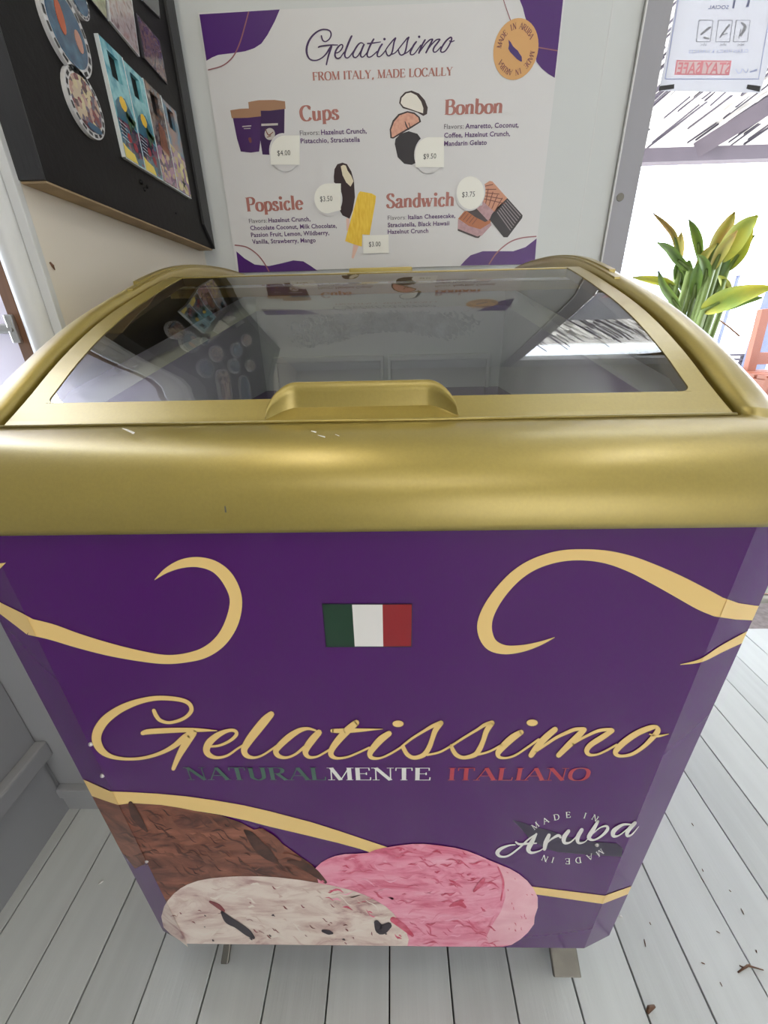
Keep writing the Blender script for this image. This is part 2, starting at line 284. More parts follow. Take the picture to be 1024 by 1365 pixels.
# ---- serif glyphs (unit cap height) made of pen strokes
def bez(c, n=5): return catmull([(x, y, 0) for x, y in c], n)
G = {
'A': (.80, [('h', .05, 0, .38, 1), ('k', .38, 1, .72, 0), ('h', .16, .36, .58, .36), ('s', .06, 0), ('s', .72, 0)]),
'B': (.70, [('k', .14, 0, .14, 1), ('c', (.14, .98), (.42, .98), (.54, .86), (.54, .70), (.42, .56), (.14, .54)), ('c', (.14, .54), (.46, .54), (.62, .40), (.62, .18), (.46, .02), (.14, .02)), ('s', .12, 0), ('s', .12, 1)]),
'C': (.74, [('c', (.66, .80), (.56, .96), (.40, 1.0), (.22, .92), (.10, .72), (.08, .50), (.12, .26), (.24, .07), (.42, 0), (.58, .06), (.68, .2)), ('h', .66, .98, .67, .72)]),
'D': (.78, [('k', .14, 0, .14, 1), ('c', (.14, .98), (.40, .98), (.62, .84), (.70, .55), (.68, .35), (.56, .1), (.36, .02), (.14, .02)), ('s', .12, 0), ('s', .12, 1)]),
'E': (.66, [('k', .14, 0, .14, 1), ('h', .05, .98, .56, .98), ('h', .14, .52, .46, .52), ('h', .05, .02, .6, .02), ('h', .56, 1, .57, .78), ('h', .6, 0, .61, .24), ('h', .46, .62, .46, .42)]),
'F': (.60, [('k', .14, 0, .14, 1), ('h', .05, .98, .56, .98), ('h', .14, .52, .44, .52), ('h', .56, 1, .57, .78), ('h', .44, .62, .44, .42), ('s', .14, 0)]),
'I': (.34, [('k', .17, 0, .17, 1), ('s', .17, 0), ('s', .17, 1)]),
'L': (.62, [('k', .14, 0, .14, 1), ('h', .05, .02, .56, .02), ('h', .56, 0, .58, .26), ('s', .14, 1)]),
'M': (.94, [('h', .12, 0, .14, 1), ('k', .14, 1, .46, 0), ('h', .46, 0, .80, 1), ('k', .80, 1, .80, 0), ('s', .12, 0), ('s', .80, 0), ('s', .11, 1), ('s', .84, 1)]),
'N': (.80, [('h', .12, 0, .12, 1), ('k', .12, 1, .66, 0), ('h', .66, 0, .66, 1), ('s', .12, 0), ('s', .66, 1), ('s', .09, 1)]),
'O': (.80, [('c', (.40, 1), (.20, .93), (.08, .70), (.08, .30), (.20, .07), (.40, 0), (.60, .07), (.72, .30), (.72, .70), (.60, .93), (.40, 1))]),
'P': (.64, [('k', .14, 0, .14, 1), ('c', (.14, .98), (.42, .98), (.56, .86), (.57, .70), (.46, .52), (.14, .48)), ('s', .14, 0), ('s', .12, 1)]),
'R': (.74, [('k', .14, 0, .14, 1), ('c', (.14, .98), (.42, .98), (.55, .86), (.55, .70), (.44, .54), (.14, .52)), ('k', .34, .52, .64, 0), ('s', .14, 0), ('s', .12, 1), ('s', .67, 0)]),
'S': (.60, [('c', (.48, .80), (.40, .97), (.26, 1), (.12, .90), (.10, .74), (.22, .58), (.42, .44), (.52, .26), (.44, .07), (.28, 0), (.12, .06), (.06, .24)), ('h', .49, 1, .50, .74), ('h', .06, 0, .05, .28)]),
'T': (.66, [('k', .33, 0, .33, 1), ('h', .04, .98, .62, .98), ('h', .04, 1, .03, .76), ('h', .62, 1, .63, .76), ('s', .33, 0)]),
'U': (.78, [('c', (.16, 1), (.16, .40), (.18, .16), (.38, 0), (.58, .14), (.62, .40), (.62, 1)), ('s', .16, 1), ('s', .62, 1)]),
'Y': (.74, [('k', .08, 1, .37, .48), ('h', .37, .48, .64, 1), ('k', .37, .48, .37, 0), ('s', .10, 1), ('s', .64, 1), ('s', .37, 0)]),
',': (.28, [('c', (.13, .10), (.17, .0), (.08, -.16))]), ' ': (.34, []),
'a': (.54, [('c', (.10, .46), (.16, .60), (.28, .64), (.38, .56), (.39, .40), (.39, .10), (.46, .02), (.54, .08)), ('c', (.39, .38), (.20, .32), (.08, .20), (.09, .06), (.20, 0), (.32, .06), (.39, .16))]),
'b': (.60, [('k', .12, .02, .12, 1), ('c', (.12, .48), (.26, .64), (.42, .60), (.52, .40), (.50, .18), (.38, .02), (.24, 0), (.12, .08)), ('h', .02, .98, .12, 1)]),
'c': (.50, [('c', (.44, .50), (.34, .63), (.20, .60), (.09, .42), (.09, .22), (.18, .04), (.32, 0), (.46, .14))]),
'd': (.60, [('k', .46, 0, .46, 1), ('c', (.46, .52), (.34, .64), (.20, .60), (.09, .42), (.09, .22), (.18, .04), (.32, 0), (.46, .14)), ('h', .36, .98, .46, 1), ('h', .46, .03, .57, .05)]),
'e': (.52, [('c', (.10, .36), (.46, .37), (.43, .54), (.30, .64), (.16, .56), (.08, .36), (.12, .12), (.28, 0), (.46, .12))]),
'h': (.62, [('k', .12, 0, .12, 1), ('c', (.12, .46), (.26, .63), (.40, .62), (.47, .48), (.47, 0)), ('s', .12, 0), ('s', .47, 0), ('h', .02, .98, .12, 1)]),
'i': (.30, [('k', .15, 0, .15, .62), ('s', .15, 0), ('h', .04, .60, .15, .62), ('d', .15, .88)]),
'l': (.30, [('k', .15, 0, .15, 1), ('s', .15, 0), ('h', .04, .98, .15, 1)]),
'n': (.62, [('k', .12, 0, .12, .62), ('c', (.12, .44), (.26, .62), (.40, .62), (.47, .48), (.47, 0)), ('s', .12, 0), ('s', .47, 0), ('h', .02, .60, .12, .62)]),
'o': (.56, [('c', (.28, .63), (.14, .57), (.07, .42), (.07, .20), (.14, .06), (.28, 0), (.42, .06), (.49, .20), (.49, .42), (.42, .57), (.28, .63))]),
'p': (.60, [('k', .12, -.28, .12, .62), ('c', (.12, .46), (.26, .64), (.42, .60), (.52, .40), (.50, .18), (.38, .02), (.24, 0), (.12, .1)), ('s', .12, -.28), ('h', .02, .60, .12, .62)]),
's': (.44, [('c', (.35, .46), (.28, .62), (.17, .63), (.09, .52), (.14, .40), (.30, .28), (.37, .15), (.30, .02), (.18, 0), (.07, .06), (.06, .18))]),
'u': (.62, [('c', (.13, .62), (.13, .18), (.20, .02), (.34, .02), (.47, .16)), ('k', .47, 0, .47, .62), ('h', .03, .60, .13, .62), ('h', .37, .60, .47, .62), ('h', .47, .03, .58, .05)]),
'w': (.80, [('k', .06, .62, .22, 0), ('h', .22, 0, .39, .6), ('k', .38, .62, .54, 0), ('h', .54, 0, .72, .62), ('s', .07, .62), ('s', .38, .62), ('s', .72, .62)]),
}
def glyph(ch, T, t):
    adv, st = G[ch]; P = []
    for s in st:
        k = s[0]
        if k in 'hk':
            w = T if k == 'k' else t; x0, y0, x1, y1 = s[1:]; dx, dy = x1-x0, y1-y0; l = math.hypot(dx, dy); nx, ny = -dy/l*w/2, dx/l*w/2
            P.append([(x0+nx, y0+ny), (x1+nx, y1+ny), (x1-nx, y1-ny), (x0-nx, y0-ny)])
        elif k == 's':
            x, y = s[1:]; y = y-(.02 if y > .3 else -.02); P.append([(x-.13, y-.02), (x+.13, y-.02), (x+.13, y+.02), (x-.13, y+.02)])
        elif k == 'd': P.append(ell(s[1], s[2], T*.62, T*.62, 8))
        else:
            c = bez(s[1:], 4); L = []; R_ = []
            for i, (x, y, _) in enumerate(c):
                a = c[max(i-1, 0)]; b = c[min(i+1, len(c)-1)]; dx, dy = b[0]-a[0], b[1]-a[1]; l = math.hypot(dx, dy) or 1
                w = t+(T-t)*abs(dy/l)**1.3; L.append((x-dy/l*w/2, y+dx/l*w/2)); R_.append((x+dy/l*w/2, y-dx/l*w/2))
            P += [[L[i], L[i+1], R_[i+1], R_[i]] for i in range(len(c)-1)]
    return adv, P
def serif(txt, T=.18, t=.055):
    x = 0; out = []
    for ch in txt:
        adv, P = glyph(ch, T, t); out += [[(a+x, b) for a, b in p_] for p_ in P]; x += adv+.03
    return x-.03, out
_tc = {}
def sans(txt, bold=False):
    cu = bpy.data.curves.new('t', 'FONT'); cu.body = txt; cu.size = 1; cu.resolution_u = 2; cu.offset = .022 if bold else .0; cu.space_character = 1.04
    ob = bpy.data.objects.new('t', cu); COL.objects.link(ob); dg = bpy.context.evaluated_depsgraph_get(); dg.update()
    me = bpy.data.meshes.new_from_object(ob.evaluated_get(dg)); vs = [v.co.copy() for v in me.vertices]
    P = [[(vs[i].x/.70, vs[i].y/.70) for i in p_.vertices] for p_ in me.polygons]
    bpy.data.objects.remove(ob); bpy.data.curves.remove(cu); bpy.data.meshes.remove(me)
    x0 = min(a for p_ in P for a, b in p_); x1 = max(a for p_ in P for a, b in p_)
    return x1-x0, [[(a-x0, b) for a, b in p_] for p_ in P]
def fit_text(wp, xl, yl, xr, yr, h, lean=True, off=0, total=None):
    w, P = wp; w = total or w; out = []
    for p_ in P:
        q = []
        for a, b in p_:
            a += off; x = xl+(xr-xl)*a/w; y = yl+(yr-yl)*a/w
            q.append((x+(b*h*(x-537)/(1835-y) if lean else 0), y-b*h))
        out.append(q)
    return out
def place_glyph(ch, x, y, h, rot, T=.16, t=.06, sx=1.):
    adv, P = glyph(ch, T, t); c, s = math.cos(rot), math.sin(rot)
    return [[(x+((a-adv/2)*sx*c+(b-.5)*s)*h, y+((a-adv/2)*sx*s-(b-.5)*c)*h) for a, b in p_] for p_ in P]

# ================================================================== SETTING
YW = .946; XA = -.485
fl = tag(empty('floor', (0, -.2, 0)), 'floor of pale grey painted planks with dark joints', kind='structure')
box('subfloor', (-.72, -1.6, -.05), (2.3, .80, -.022), M['dark'], fl)
x = .0713-.0955*9; i = 0; pm = {}
while x < 2.3:
    a = max(x, -.718)+.0012; b = min(x+.0955, 2.3)-.0012
    key = i
    o = box('plank', (a, -1.6, -.022), (b, .793 if x > .5 else YW, random.uniform(-.0006, .0006)), M['plank'] if i % 3 else M['plank2'], fl, bev=.0012)
    x += .0955; i += 1
wl = tag(box('wall_left', (-.80, -3, -.05), (-.7205, .25, 2.45), M['trimgrey']), 'grey boarded wall at the left foreground', kind='structure')
bb = tag(empty('baseboard_left', (-.715, 0, 0)), 'tall grey skirting with a projecting cap on the left wall', kind='structure')
box('board', (-.7205, -2.9, -.03), (-.7165, .241, .165), M['trimgrey'], bb)
box('cap', (-.7205, -2.9, .165), (-.697, .252, .204), M['trimgrey'], bb, bev=.004)
# stub wall: lower boarded part at y=.25, upper part with casing at y=.37
ws = tag(empty('wall_stub', (-.6, .25, 0)), 'short grey wall return between the left wall and the freezer', kind='structure')
box('lower_panel', (-.80, .252, -.05), (XA, .36, .72), M['trimgrey'], ws)
box('ledge', (-.72, .246, .72), (XA, .37, .735), M['trim'], ws, bev=.002)
box('skirting', (-.7205, .241, -.03), (-.50, .2525, .045), M['trimgrey'], ws)
box('skirting_cap', (-.7205, .236, .045), (-.50, .2525, .070), M['trimgrey'], ws, bev=.003)
box('core', (-.80, .372, .73), (-.486, .392, 2.45), M['trim'], ws)
box('casing', (-.4975, .362, .735), (XA+.001, .3725, 2.44), M['trim'], ws, bev=.001)
bm = bmesh.new()
prof = [(-.5335, .372), (-.5335, .358), (-.528, .350), (-.520, .346), (-.511, .347), (-.504, .352), (-.499, .360), (-.4985, .372)]
n0 = [bm.verts.new((a, b, .735)) for a, b in prof]; n1 = [bm.verts.new((a, b, 2.44)) for a, b in prof]
for k in range(len(prof)-1): bm.faces.new((n0[k], n0[k+1], n1[k+1], n1[k]))
bmobj('moulding', bm, M['trim'], ws, True)
# pale door with brown edge and metal bar
dr = tag(empty('door_1', (-.62, .37, .735)), 'pale lilac door with a brown wooden edge and metal bar', kind='structure')
box('brown_edge', (-.551, .356, .735), (-.5337, .371, 2.43), M['brown'], dr, bev=.001)
box('door_panel', (-.80, .364, .735), (-.5525, .371, 2.43), M['lavender'], dr)
b_ = empty('latch', (-.56, .35, .94), dr)
box('bar', (-.72, .352, .9335), (-.551, .3635, .9465), M['chrome'], b_, bev=.003)
box('bracket', (-.552, .348, .921), (-.541, .356, .958), M['chrome'], b_, bev=.002)
bm = bmesh.new(); tube(bm, [(-.546, .345, .939), (-.546, .3485, .939)], .0035, 10); bmobj('screw', bm, M['chrome'], b_)
# alcove side wall (beige), back wall
al = tag(box('wall_alcove', (XA-.05, .372, -.05), (XA, YW+.08, 2.45), M['beige']), 'beige panelled side wall of the freezer alcove', kind='structure')
wb_ = tag(empty('wall_back', (0, YW, 0)), 'light grey back wall carrying the menu poster', kind='structure')
box('panel', (XA, YW, -.05), (.527, YW+.08, 2.45), M['wall'], wb_)
box('corner_strip', (.4715-.01+.0, YW-.0004, 0), (.4735-.01, YW, 2.44), M['trim'], wb_)
wn = tag(empty('window_1', (.58, YW, 0)), 'tall glazed opening to the garden', kind='structure')
box('jamb', (.5275, YW-.006, 0), (.5838, YW+.055, 2.45), M['jamb'], wn, bev=.0015)
box('jamb_bead', (.5262, YW-.010, 0), (.5295, YW-.004, 2.45), M['trim'], wn)
bm = bmesh.new(); q = bp(827, 263, 'y', YW-.006); tube(bm, [q+Vector((0, -.0012, 0)), q+Vector((0, .002, 0))], .0085, 16); bmobj('hole_plug', bm, M['steel'], wn)
box('lintel', (.5838, YW-.006, 2.3), (2.3, YW+.055, 2.45), M['trim'], wn)
box('jamb', (2.23, YW-.006, 0), (2.30, YW+.055, 2.3), M['trim'], wn)
box('pane', (.5838, YW+.02, .01), (2.23, YW+.024, 2.3), M['pane'], wn)
tag(box('sill_1', (.5275, .7935, -.05), (2.3, .93, -.004), M['gravel']), 'mottled threshold beyond the plank floor', kind='structure').name = 'trim_1'
tag(box('wall_right', (2.3, -3, -.05), (2.38, YW+.08, 2.45), M['wall']), 'light grey right-hand wall of the room', kind='structure')
tag(box('wall_front', (-.8, -3.08, -.05), (2.38, -3, 2.45), M['ceil']), 'pale wall behind the viewer', kind='structure')
tag(box('ceiling', (-.8, -3.08, 2.45), (2.38, YW+.08, 2.53), M['ceil']), 'off-white ceiling of the shop', kind='structure')
box('floor_front', (-.72, -3, -.05), (2.3, -1.6, 0), M['plank'], fl)
# small red-brown insect/chip on beige wall
q = bp(68, 353, 'x', XA); bm = bmesh.new(); tube(bm, [q+Vector((.001, -.002, .003)), q+Vector((.002, 0, -.001)), q+Vector((.001, .003, -.006))], [.0012, .002, .0006], 6)
tag(bmobj('wall_scar', bm, M['brown'], al), 'small reddish-brown chip')

# ================================================================== FREEZER
fz = tag(empty('ice_cream_freezer', (-.032, .43, 0)), 'gold-topped purple ice cream freezer with glass lid and scoop artwork', 'freezer')
# body shell with bevelled front corners
bx0, bx1, by1 = XL-CW, XR+CW, .86
out = [(XL, 0), (XR, 0), (bx1, CD), (bx1+.001, by1), (bx0-.001, by1), (bx0, CD)]
vs = [(a, b, z) for z in (ZB, ZT+.02) for a, b in out]
fs = [(k, (k+1) % 6, (k+1) % 6+6, k+6) for k in range(6)]+[(5, 4, 3, 2, 1, 0)]
mesh('body', vs, fs, M['purple'], fz)
# profile of the top along the depth
PR = [(-.1, .780), (.02, .841), (.064, .8625), (.10, .8808), (.14, .9026), (.18, .9221), (.22, .9393), (.26, .9544), (.30, .9677), (.34, .9804), (.38, .9926), (.42, 1.0036), (.46, 1.0132), (.50, 1.0205), (.55, 1.0275), (.63, 1.0345), (.75, 1.0395), (.86, 1.038), (1.2, 1.03)]
def H(y):
    y = max(y, .064)
    for k in range(1, len(PR)-2):
        a, b = PR[k], PR[k+1]
        if a[0] <= y <= b[0]:
            p_, n_ = PR[k-1], PR[k+2]; t = (y-a[0])/(b[0]-a[0]); h = b[0]-a[0]
            m0 = (b[1]-p_[1])/(b[0]-p_[0])*h; m1 = (n_[1]-a[1])/(n_[0]-a[0])*h
            return (2*t**3-3*t*t+1)*a[1]+(t**3-2*t*t+t)*m0+(-2*t**3+3*t*t)*b[1]+(t**3-t*t)*m1
    return PR[-2][1]
def rrect(x0, x1, y0, y1, r, ns=40, nc=8):
    P = []
    def side(a, b):
        for k in range(ns): t = k/ns; P.append((a[0]+(b[0]-a[0])*t, a[1]+(b[1]-a[1])*t))
    def arc(cx, cy_, a0):
        for k in range(nc): a = a0+k/nc*math.pi/2; P.append((cx+r*math.cos(a), cy_+r*math.sin(a)))
    side((x0+r, y0), (x1-r, y0)); arc(x1-r, y0+r, -math.pi/2); side((x1, y0+r), (x1, y1-r)); arc(x1-r, y1-r, 0)
    side((x1-r, y1), (x0+r, y1)); arc(x0+r, y1-r, math.pi/2); side((x0, y1-r), (x0, y0+r)); arc(x0+r, y0+r, math.pi)
    return P
O_ = rrect(-.394, .330, -.012, .90, .075); I_ = rrect(-.3475, .2775, .0620, .865, .006)
ng = len(O_); rings = []
NR_ = 14
rings.append([(a*.997, b+.004, .7985) for a, b in O_]); rings.append([(a, b, .7985) for a, b in O_]); rings.append([(a, b, .803) for a, b in O_])
for k in range(1, NR_+1):
    ang = k/NR_*math.pi/2; ring = []
    for (ox, oy), (ix, iy) in zip(O_, I_):
        side = min(1, abs(oy-.44)/.42); fr = max(0, (.10-oy)/.11); fr = min(1, fr)   # 1 on the front apron
        e = 2.0 if fr > .99 else 2.0+(1-fr)*1.4
        s = 1-abs(math.cos(ang))**(2/e); h = abs(math.sin(ang))**(2/e)
        X = ox+(ix-ox)*s; Y = oy+(iy-oy)*s
        top = H(max(iy, .064)) + (.004 if fr < .5 else 0)
        ring.append((X, Y, .803+(top-.803)*h))
    rings.append(ring)
rings.append([(ix, iy, H(max(iy, .064))-.004) for ix, iy in I_]); rings.append([(ix, iy, H(max(iy, .064))-.022) for ix, iy in I_]); rings.append([(ix+(.006 if ix < 0 else -.006), iy, H(max(iy, .064))-.022) for ix, iy in I_])
vs = [v for r in rings for v in r]; fs = [(r*ng+k, r*ng+(k+1) % ng, (r+1)*ng+(k+1) % ng, (r+1)*ng+k) for r in range(len(rings)-1) for k in range(ng)]
mesh('gold_rim', vs, fs, M['gold'], fz, True)
# thin purple lip just under the rim
box('rim_lip', (bx0-.003, -.003, .7945), (bx1+.003, .87, .7985), M['purple'], fz)
# lids
def strip(bm, x0, x1, ys, lift, th):
    rows = []
    for y in ys:
        z = H(y)+lift; rows.append([bm.verts.new(v) for v in ((x0, y, z), (x1, y, z), (x1, y, z-th), (x0, y, z-th))])
    for a, b in zip(rows, rows[1:]):
        for k in range(4): bm.faces.new((a[k], a[(k+1) % 4], b[(k+1) % 4], b[k]))
    bm.faces.new(rows[0][::-1]); bm.faces.new(rows[-1])
def lin_(a, b, n): return [a+(b-a)*k/n for k in range(n+1)]
def lid(y0, y1, gy0, gy1, lift, nm):
    e = empty('lid', (-.035, y0, H(y0)), fz); e['label'] = nm
    bm = bmesh.new(); xa, xb, ga, gb = -.3400, .2700, -.3195, .2505
    strip(bm, xa, xb, lin_(y0, gy0, 4), lift, .012); strip(bm, xa, xb, lin_(gy1, y1, 2), lift, .012)
    strip(bm, xa, ga, lin_(gy0, gy1, 24), lift, .012); strip(bm, gb, xb, lin_(gy0, gy1, 24), lift, .012)
    # small rounded corners of the opening
    for cx, sx in ((ga, 1), (gb, -1)):
        z = H(gy0)+lift
        for k in range(4):
            a0 = math.pi/2*k/4; a1 = math.pi/2*(k+1)/4; r = .008
            p1 = (cx+sx*(r-r*math.sin(a0)), gy0+r-r*math.cos(a0)); p2 = (cx+sx*(r-r*math.sin(a1)), gy0+r-r*math.cos(a1))
            v = [bm.verts.new((X, Y, H(Y)+lift+.0002)) for X, Y in ((cx, gy0), p1, p2)]; bm.faces.new(v if sx > 0 else v[::-1])
    bmobj('lid_frame', bm, M['lid'], e)
    bm = bmesh.new(); rows = []
    for y in lin_(gy0-.004, gy1+.004, 30):
        z = H(y)+lift-.0008; rows.append([bm.verts.new((ga-.004+(gb-ga+.008)*k/6, y, z)) for k in range(7)])
    for a, b in zip(rows, rows[1:]):
        for k in range(6): bm.faces.new((a[k], a[k+1], b[k+1], b[k]))
    g = bmobj('glass_pane', bm, M['glass'], e, True)
    return e
l1 = lid(.0635, .4270, .0925, .4205, .0005, 'front sliding lid, curved glass in a gold frame')
l2 = lid(.4120, .8600, .4220, .8330, -.0135, 'rear sliding lid behind the front one')
# groove along the front lid edge: thin raised bead
bm = bmesh.new(); tube(bm, [(-.341, .0628, .8632), (.271, .0628, .8632)], .0016, 6); bmobj('edge_bead', bm, M['gold'], l1, True)
# side slide rails with stepped runner
for sx, xx in ((-1, -.3525), (1, .2825)):
    bm = bmesh.new(); strip(bm, xx-.0035, xx+.0035, lin_(.33, .85, 30), .0065, .012); bmobj('slide_runner', bm, M['gold'], fz)
    bm = bmesh.new(); strip(bm, xx+sx*.006-.004, xx+sx*.006+.004, lin_(.36, .85, 30), .0085, .012); bmobj('slide_runner', bm, M['gold'], fz)
def handle(parent, x0, x1, yb, d, ht, back):
    z0 = H(max(yb, .066))+.0015; P = []
    n = 64; vs = []; fs = []
    for k in range(n+1):
        t = k/n; e = min(t, 1-t)/.16; e = min(1, e); q = math.sin(e*math.pi/2)
        X = x0+(x1-x0)*t; Y = yb+d*q; h = ht*math.sqrt(max(0, 1-(1-e)**2.4)); zb2 = z0+ (H(max(Y, .066))-H(max(yb, .066)))*(1 if back == 0 else 0)
        vs += [(X, Y, zb2-.004), (X, Y+d*.18, zb2+h*.55), (X, Y+d*.05, zb2+h), (X, Y+d*.05+.0045*(1 if d > 0 else -1), zb2+h), (X, Y+d*.18+.007*(1 if d > 0 else -1), zb2+h*.5), (X, Y+.012*(1 if d > 0 else -1), zb2-.004)]
    for k in range(n):
        for j in range(5): fs.append((k*6+j, (k+1)*6+j, (k+1)*6+j+1, k*6+j+1))
    return mesh('handle', vs, fs, M['gold'], parent, True)
hd = handle(l1, -.116, .0465, .0655, .015, .0200, 0)
# rear handle
bm = bmesh.new(); boxbm(bm, (-.107, .842, 1.028), (.044, .850, 1.0560), .0035); boxbm(bm, (-.112, .838, 1.024), (.049, .862, 1.034), .002); bmobj('handle', bm, M['gold'], l2)
# liner
lx0, lx1, ly0, ly1, lz0 = -.300, .236, .115, .70, .30
vs = [(lx0, ly0, lz0), (lx1, ly0, lz0), (lx1, ly1, lz0), (lx0, ly1, lz0), (lx0, ly0, .865), (lx1, ly0, .865), (lx1, ly1, .965), (lx0, ly1, .965), (-.336, .095, .87), (.266, .095, .87), (.266, .845, 1.015), (-.336, .845, 1.015)]
fs = [(0, 1, 2, 3), (0, 4, 5, 1), (1, 5, 6, 2), (2, 6, 7, 3), (3, 7, 4, 0), (4, 8, 9, 5), (5, 9, 10, 6), (6, 10, 11, 7), (7, 11, 8, 4)]
ln = mesh('liner', vs, fs, M['liner'], fz)
for a, b in ((-.275, -.026), (-.017, .212)):     # embossed wall frames
    bm = bmesh.new()
    boxbm(bm, (a, ly1-.012, .858), (b, ly1, .871), .003); boxbm(bm, (a, ly1-.012, .40), (a+.008, ly1, .862), .002); boxbm(bm, (b-.008, ly1-.012, .40), (b, ly1, .862), .002)
    bmobj('wall_frame', bm, M['liner'], ln)
bm = bmesh.new(); rows = []; random.seed(3)
for j in range(25):
    row = []
    for k in range(121):
        u, v_ = k/120, j/24; edge = math.sin(math.pi*u)**.8*math.sin(math.pi*v_)**.7
        X = lx0+.03+(lx1-lx0-.06)*u; Z = .962-.080*v_*(.8+.2*math.sin(u*7+1))
        row.append(bm.verts.new((X, ly1-.0004+.0012*(1-edge)-random.random()**2*.0075*edge*(.35+.65*max(0, math.sin(u*9+v_*4+2)*math.cos(u*4-1))), Z)))
    rows.append(row)
for a, b in zip(rows, rows[1:]):
    for k in range(120): bm.faces.new((a[k], b[k], b[k+1], a[k+1]))
bmobj('frost', bm, M['ice'], ln, True)
for zz in (.62, .50):
    pass
# castors
def castor(x, y, pedal, pw=.021):
    e = empty('castor', (x, y, 0), fz)
    bm = bmesh.new(); tube(bm, [(x-.011, y, .026), (x+.011, y, .026)], .026, 20); bmobj('wheel', bm, M['rubber'], e, True)
    bm = bmesh.new(); boxbm(bm, (x-.028, y-.025, .088), (x+.028, y+.03, .0995), .002)
    for s in (-1, 1):
        v = [bm.verts.new(p_) for p_ in ((x+s*.016, y-.018, .09), (x+s*.016, y+.022, .09), (x+s*.016, y+.008, .018), (x+s*.016, y-.008, .018))]
        w = [bm.verts.new(p_.co+Vector((s*.0022, 0, 0))) for p_ in v]; bm.faces.new(v); bm.faces.new(w[::-1])
        for k in range(4): bm.faces.new((v[k], w[k], w[(k+1) % 4], v[(k+1) % 4]))
    bmobj('fork', bm, M['steel'], e)
    if pedal:
        bm = bmesh.new(); boxbm(bm, (x-pw, y-.076, .052), (x+pw, y-.006, .060), .002); bmesh.ops.rotate(bm, verts=bm.verts, cent=(x, y-.012, .055), matrix=Matrix.Rotation(math.radians(34), 3, 'X'))
        bmobj('brake_pedal', bm, M['steel'], e)
castor(.249, .060, True); castor(-.285, .07, True, .006); castor(.243, .79, False); castor(-.30, .79, False)
# ------------------------------------------------------------------ artwork on the front
def Z(pts, s, ox, oy): return [(ox+a[0]/s, oy+a[1]/s)+tuple(w/s for w in a[2:]) for a in pts]
sw = []
sw += ribbon(Z([(603, 272, 2), (650, 235, 20), (710, 209, 34), (775, 203, 40), (840, 222, 44), (890, 270, 50), (920, 345, 48), (907, 430, 52), (865, 505, 48), (800, 555, 42), (720, 577, 36), (640, 582, 36), (540, 568, 42), (420, 542, 50), (300, 508, 56), (200, 475, 62), (115, 455, 64)], 2.926, 0, 680), round_=False)
sw += ribbon(Z([(122, 458, 64), (70, 424, 54), (0, 381, 38), (-60, 345, 32)], 2.926, 0, 680), round_=False, smooth=False)
decal('swirl_tip', [[(0, 751), (8, 750), (0, 758), (-8, 765)]], face_map, .0006, M['cream'], fz)
decal('swirl', sw, face_map, .0006, M['cream'], fz)
sw = ribbon(Z([(303, 430, 2), (250, 452, 14), (190, 468, 24), (130, 471, 32), (85, 450, 44), (66, 400, 50), (78, 345, 46), (118, 280, 42), (175, 220, 40), (240, 180, 38), (320, 156, 38), (400, 151, 38), (480, 159, 44), (560, 182, 54), (640, 217, 64), (720, 257, 72), (800, 300, 76), (856, 327, 70)], 2.535, 620, 680), round_=False)
sw += ribbon(Z([(850, 325, 70), (920, 342, 56), (980, 348, 50), (1060, 352, 46)], 2.535, 620, 680), round_=False, smooth=False)
decal('swirl', sw, face_map, .0006, M['cream'], fz)
decal('swirl', ribbon(Z([(728, 522, 2), (798, 508, 12), (870, 468, 22), (945, 430, 28), (1010, 398, 32)], 2.535, 620, 680), round_=False), face_map, .0006, M['cream'], fz)
top = [(100, 1034), (111, 1039), (130, 1047.5), (147, 1055), (175, 1056), (211, 1058), (248, 1061.5), (285.5, 1066.7), (325, 1073.5), (360, 1081.5), (415, 1096), (450, 1107), (480, 1117), (520, 1130.5)]
bot = [(104, 1053), (122, 1061), (139, 1067), (157, 1073), (185, 1074.5), (211, 1076), (248, 1079), (293, 1086), (330, 1094), (360, 1102), (415, 1115), (450, 1123.5), (480, 1131.6), (510, 1142)]
decal('gold_band', [[top[k], top[k+1], bot[k+1], bot[k]] for k in range(len(top)-1)], face_map, .0006, M['cream'], fz)
decal('gold_band', [[(706, 1181.4), (806.3, 1194), (803.8, 1205), (706, 1191)], [(806.3, 1194), (860, 1175), (860, 1183), (803.8, 1205)]], face_map, .0006, M['cream'], fz)
fg = empty('flag', (-.032, 0, .70), fz)
decal('flag_border', [[(429, 804.5), (550, 804.5), (549.3, 862.8), (434.6, 863)]], face_map, .0004, M['darkisle'], fg)
for nm, mm, q in (('green_stripe', 'green', [(430.5, 805.5), (469.4, 806), (473, 861.7), (435.6, 861.9)]), ('white_stripe', 'white', [(469.4, 806), (510, 806), (511, 861.7), (473, 861.7)]), ('red_stripe', 'red', [(510, 806), (549, 805.7), (548.2, 861.3), (511, 861.7)])):
    decal(nm, [q], face_map, .0008, M[mm], fg)
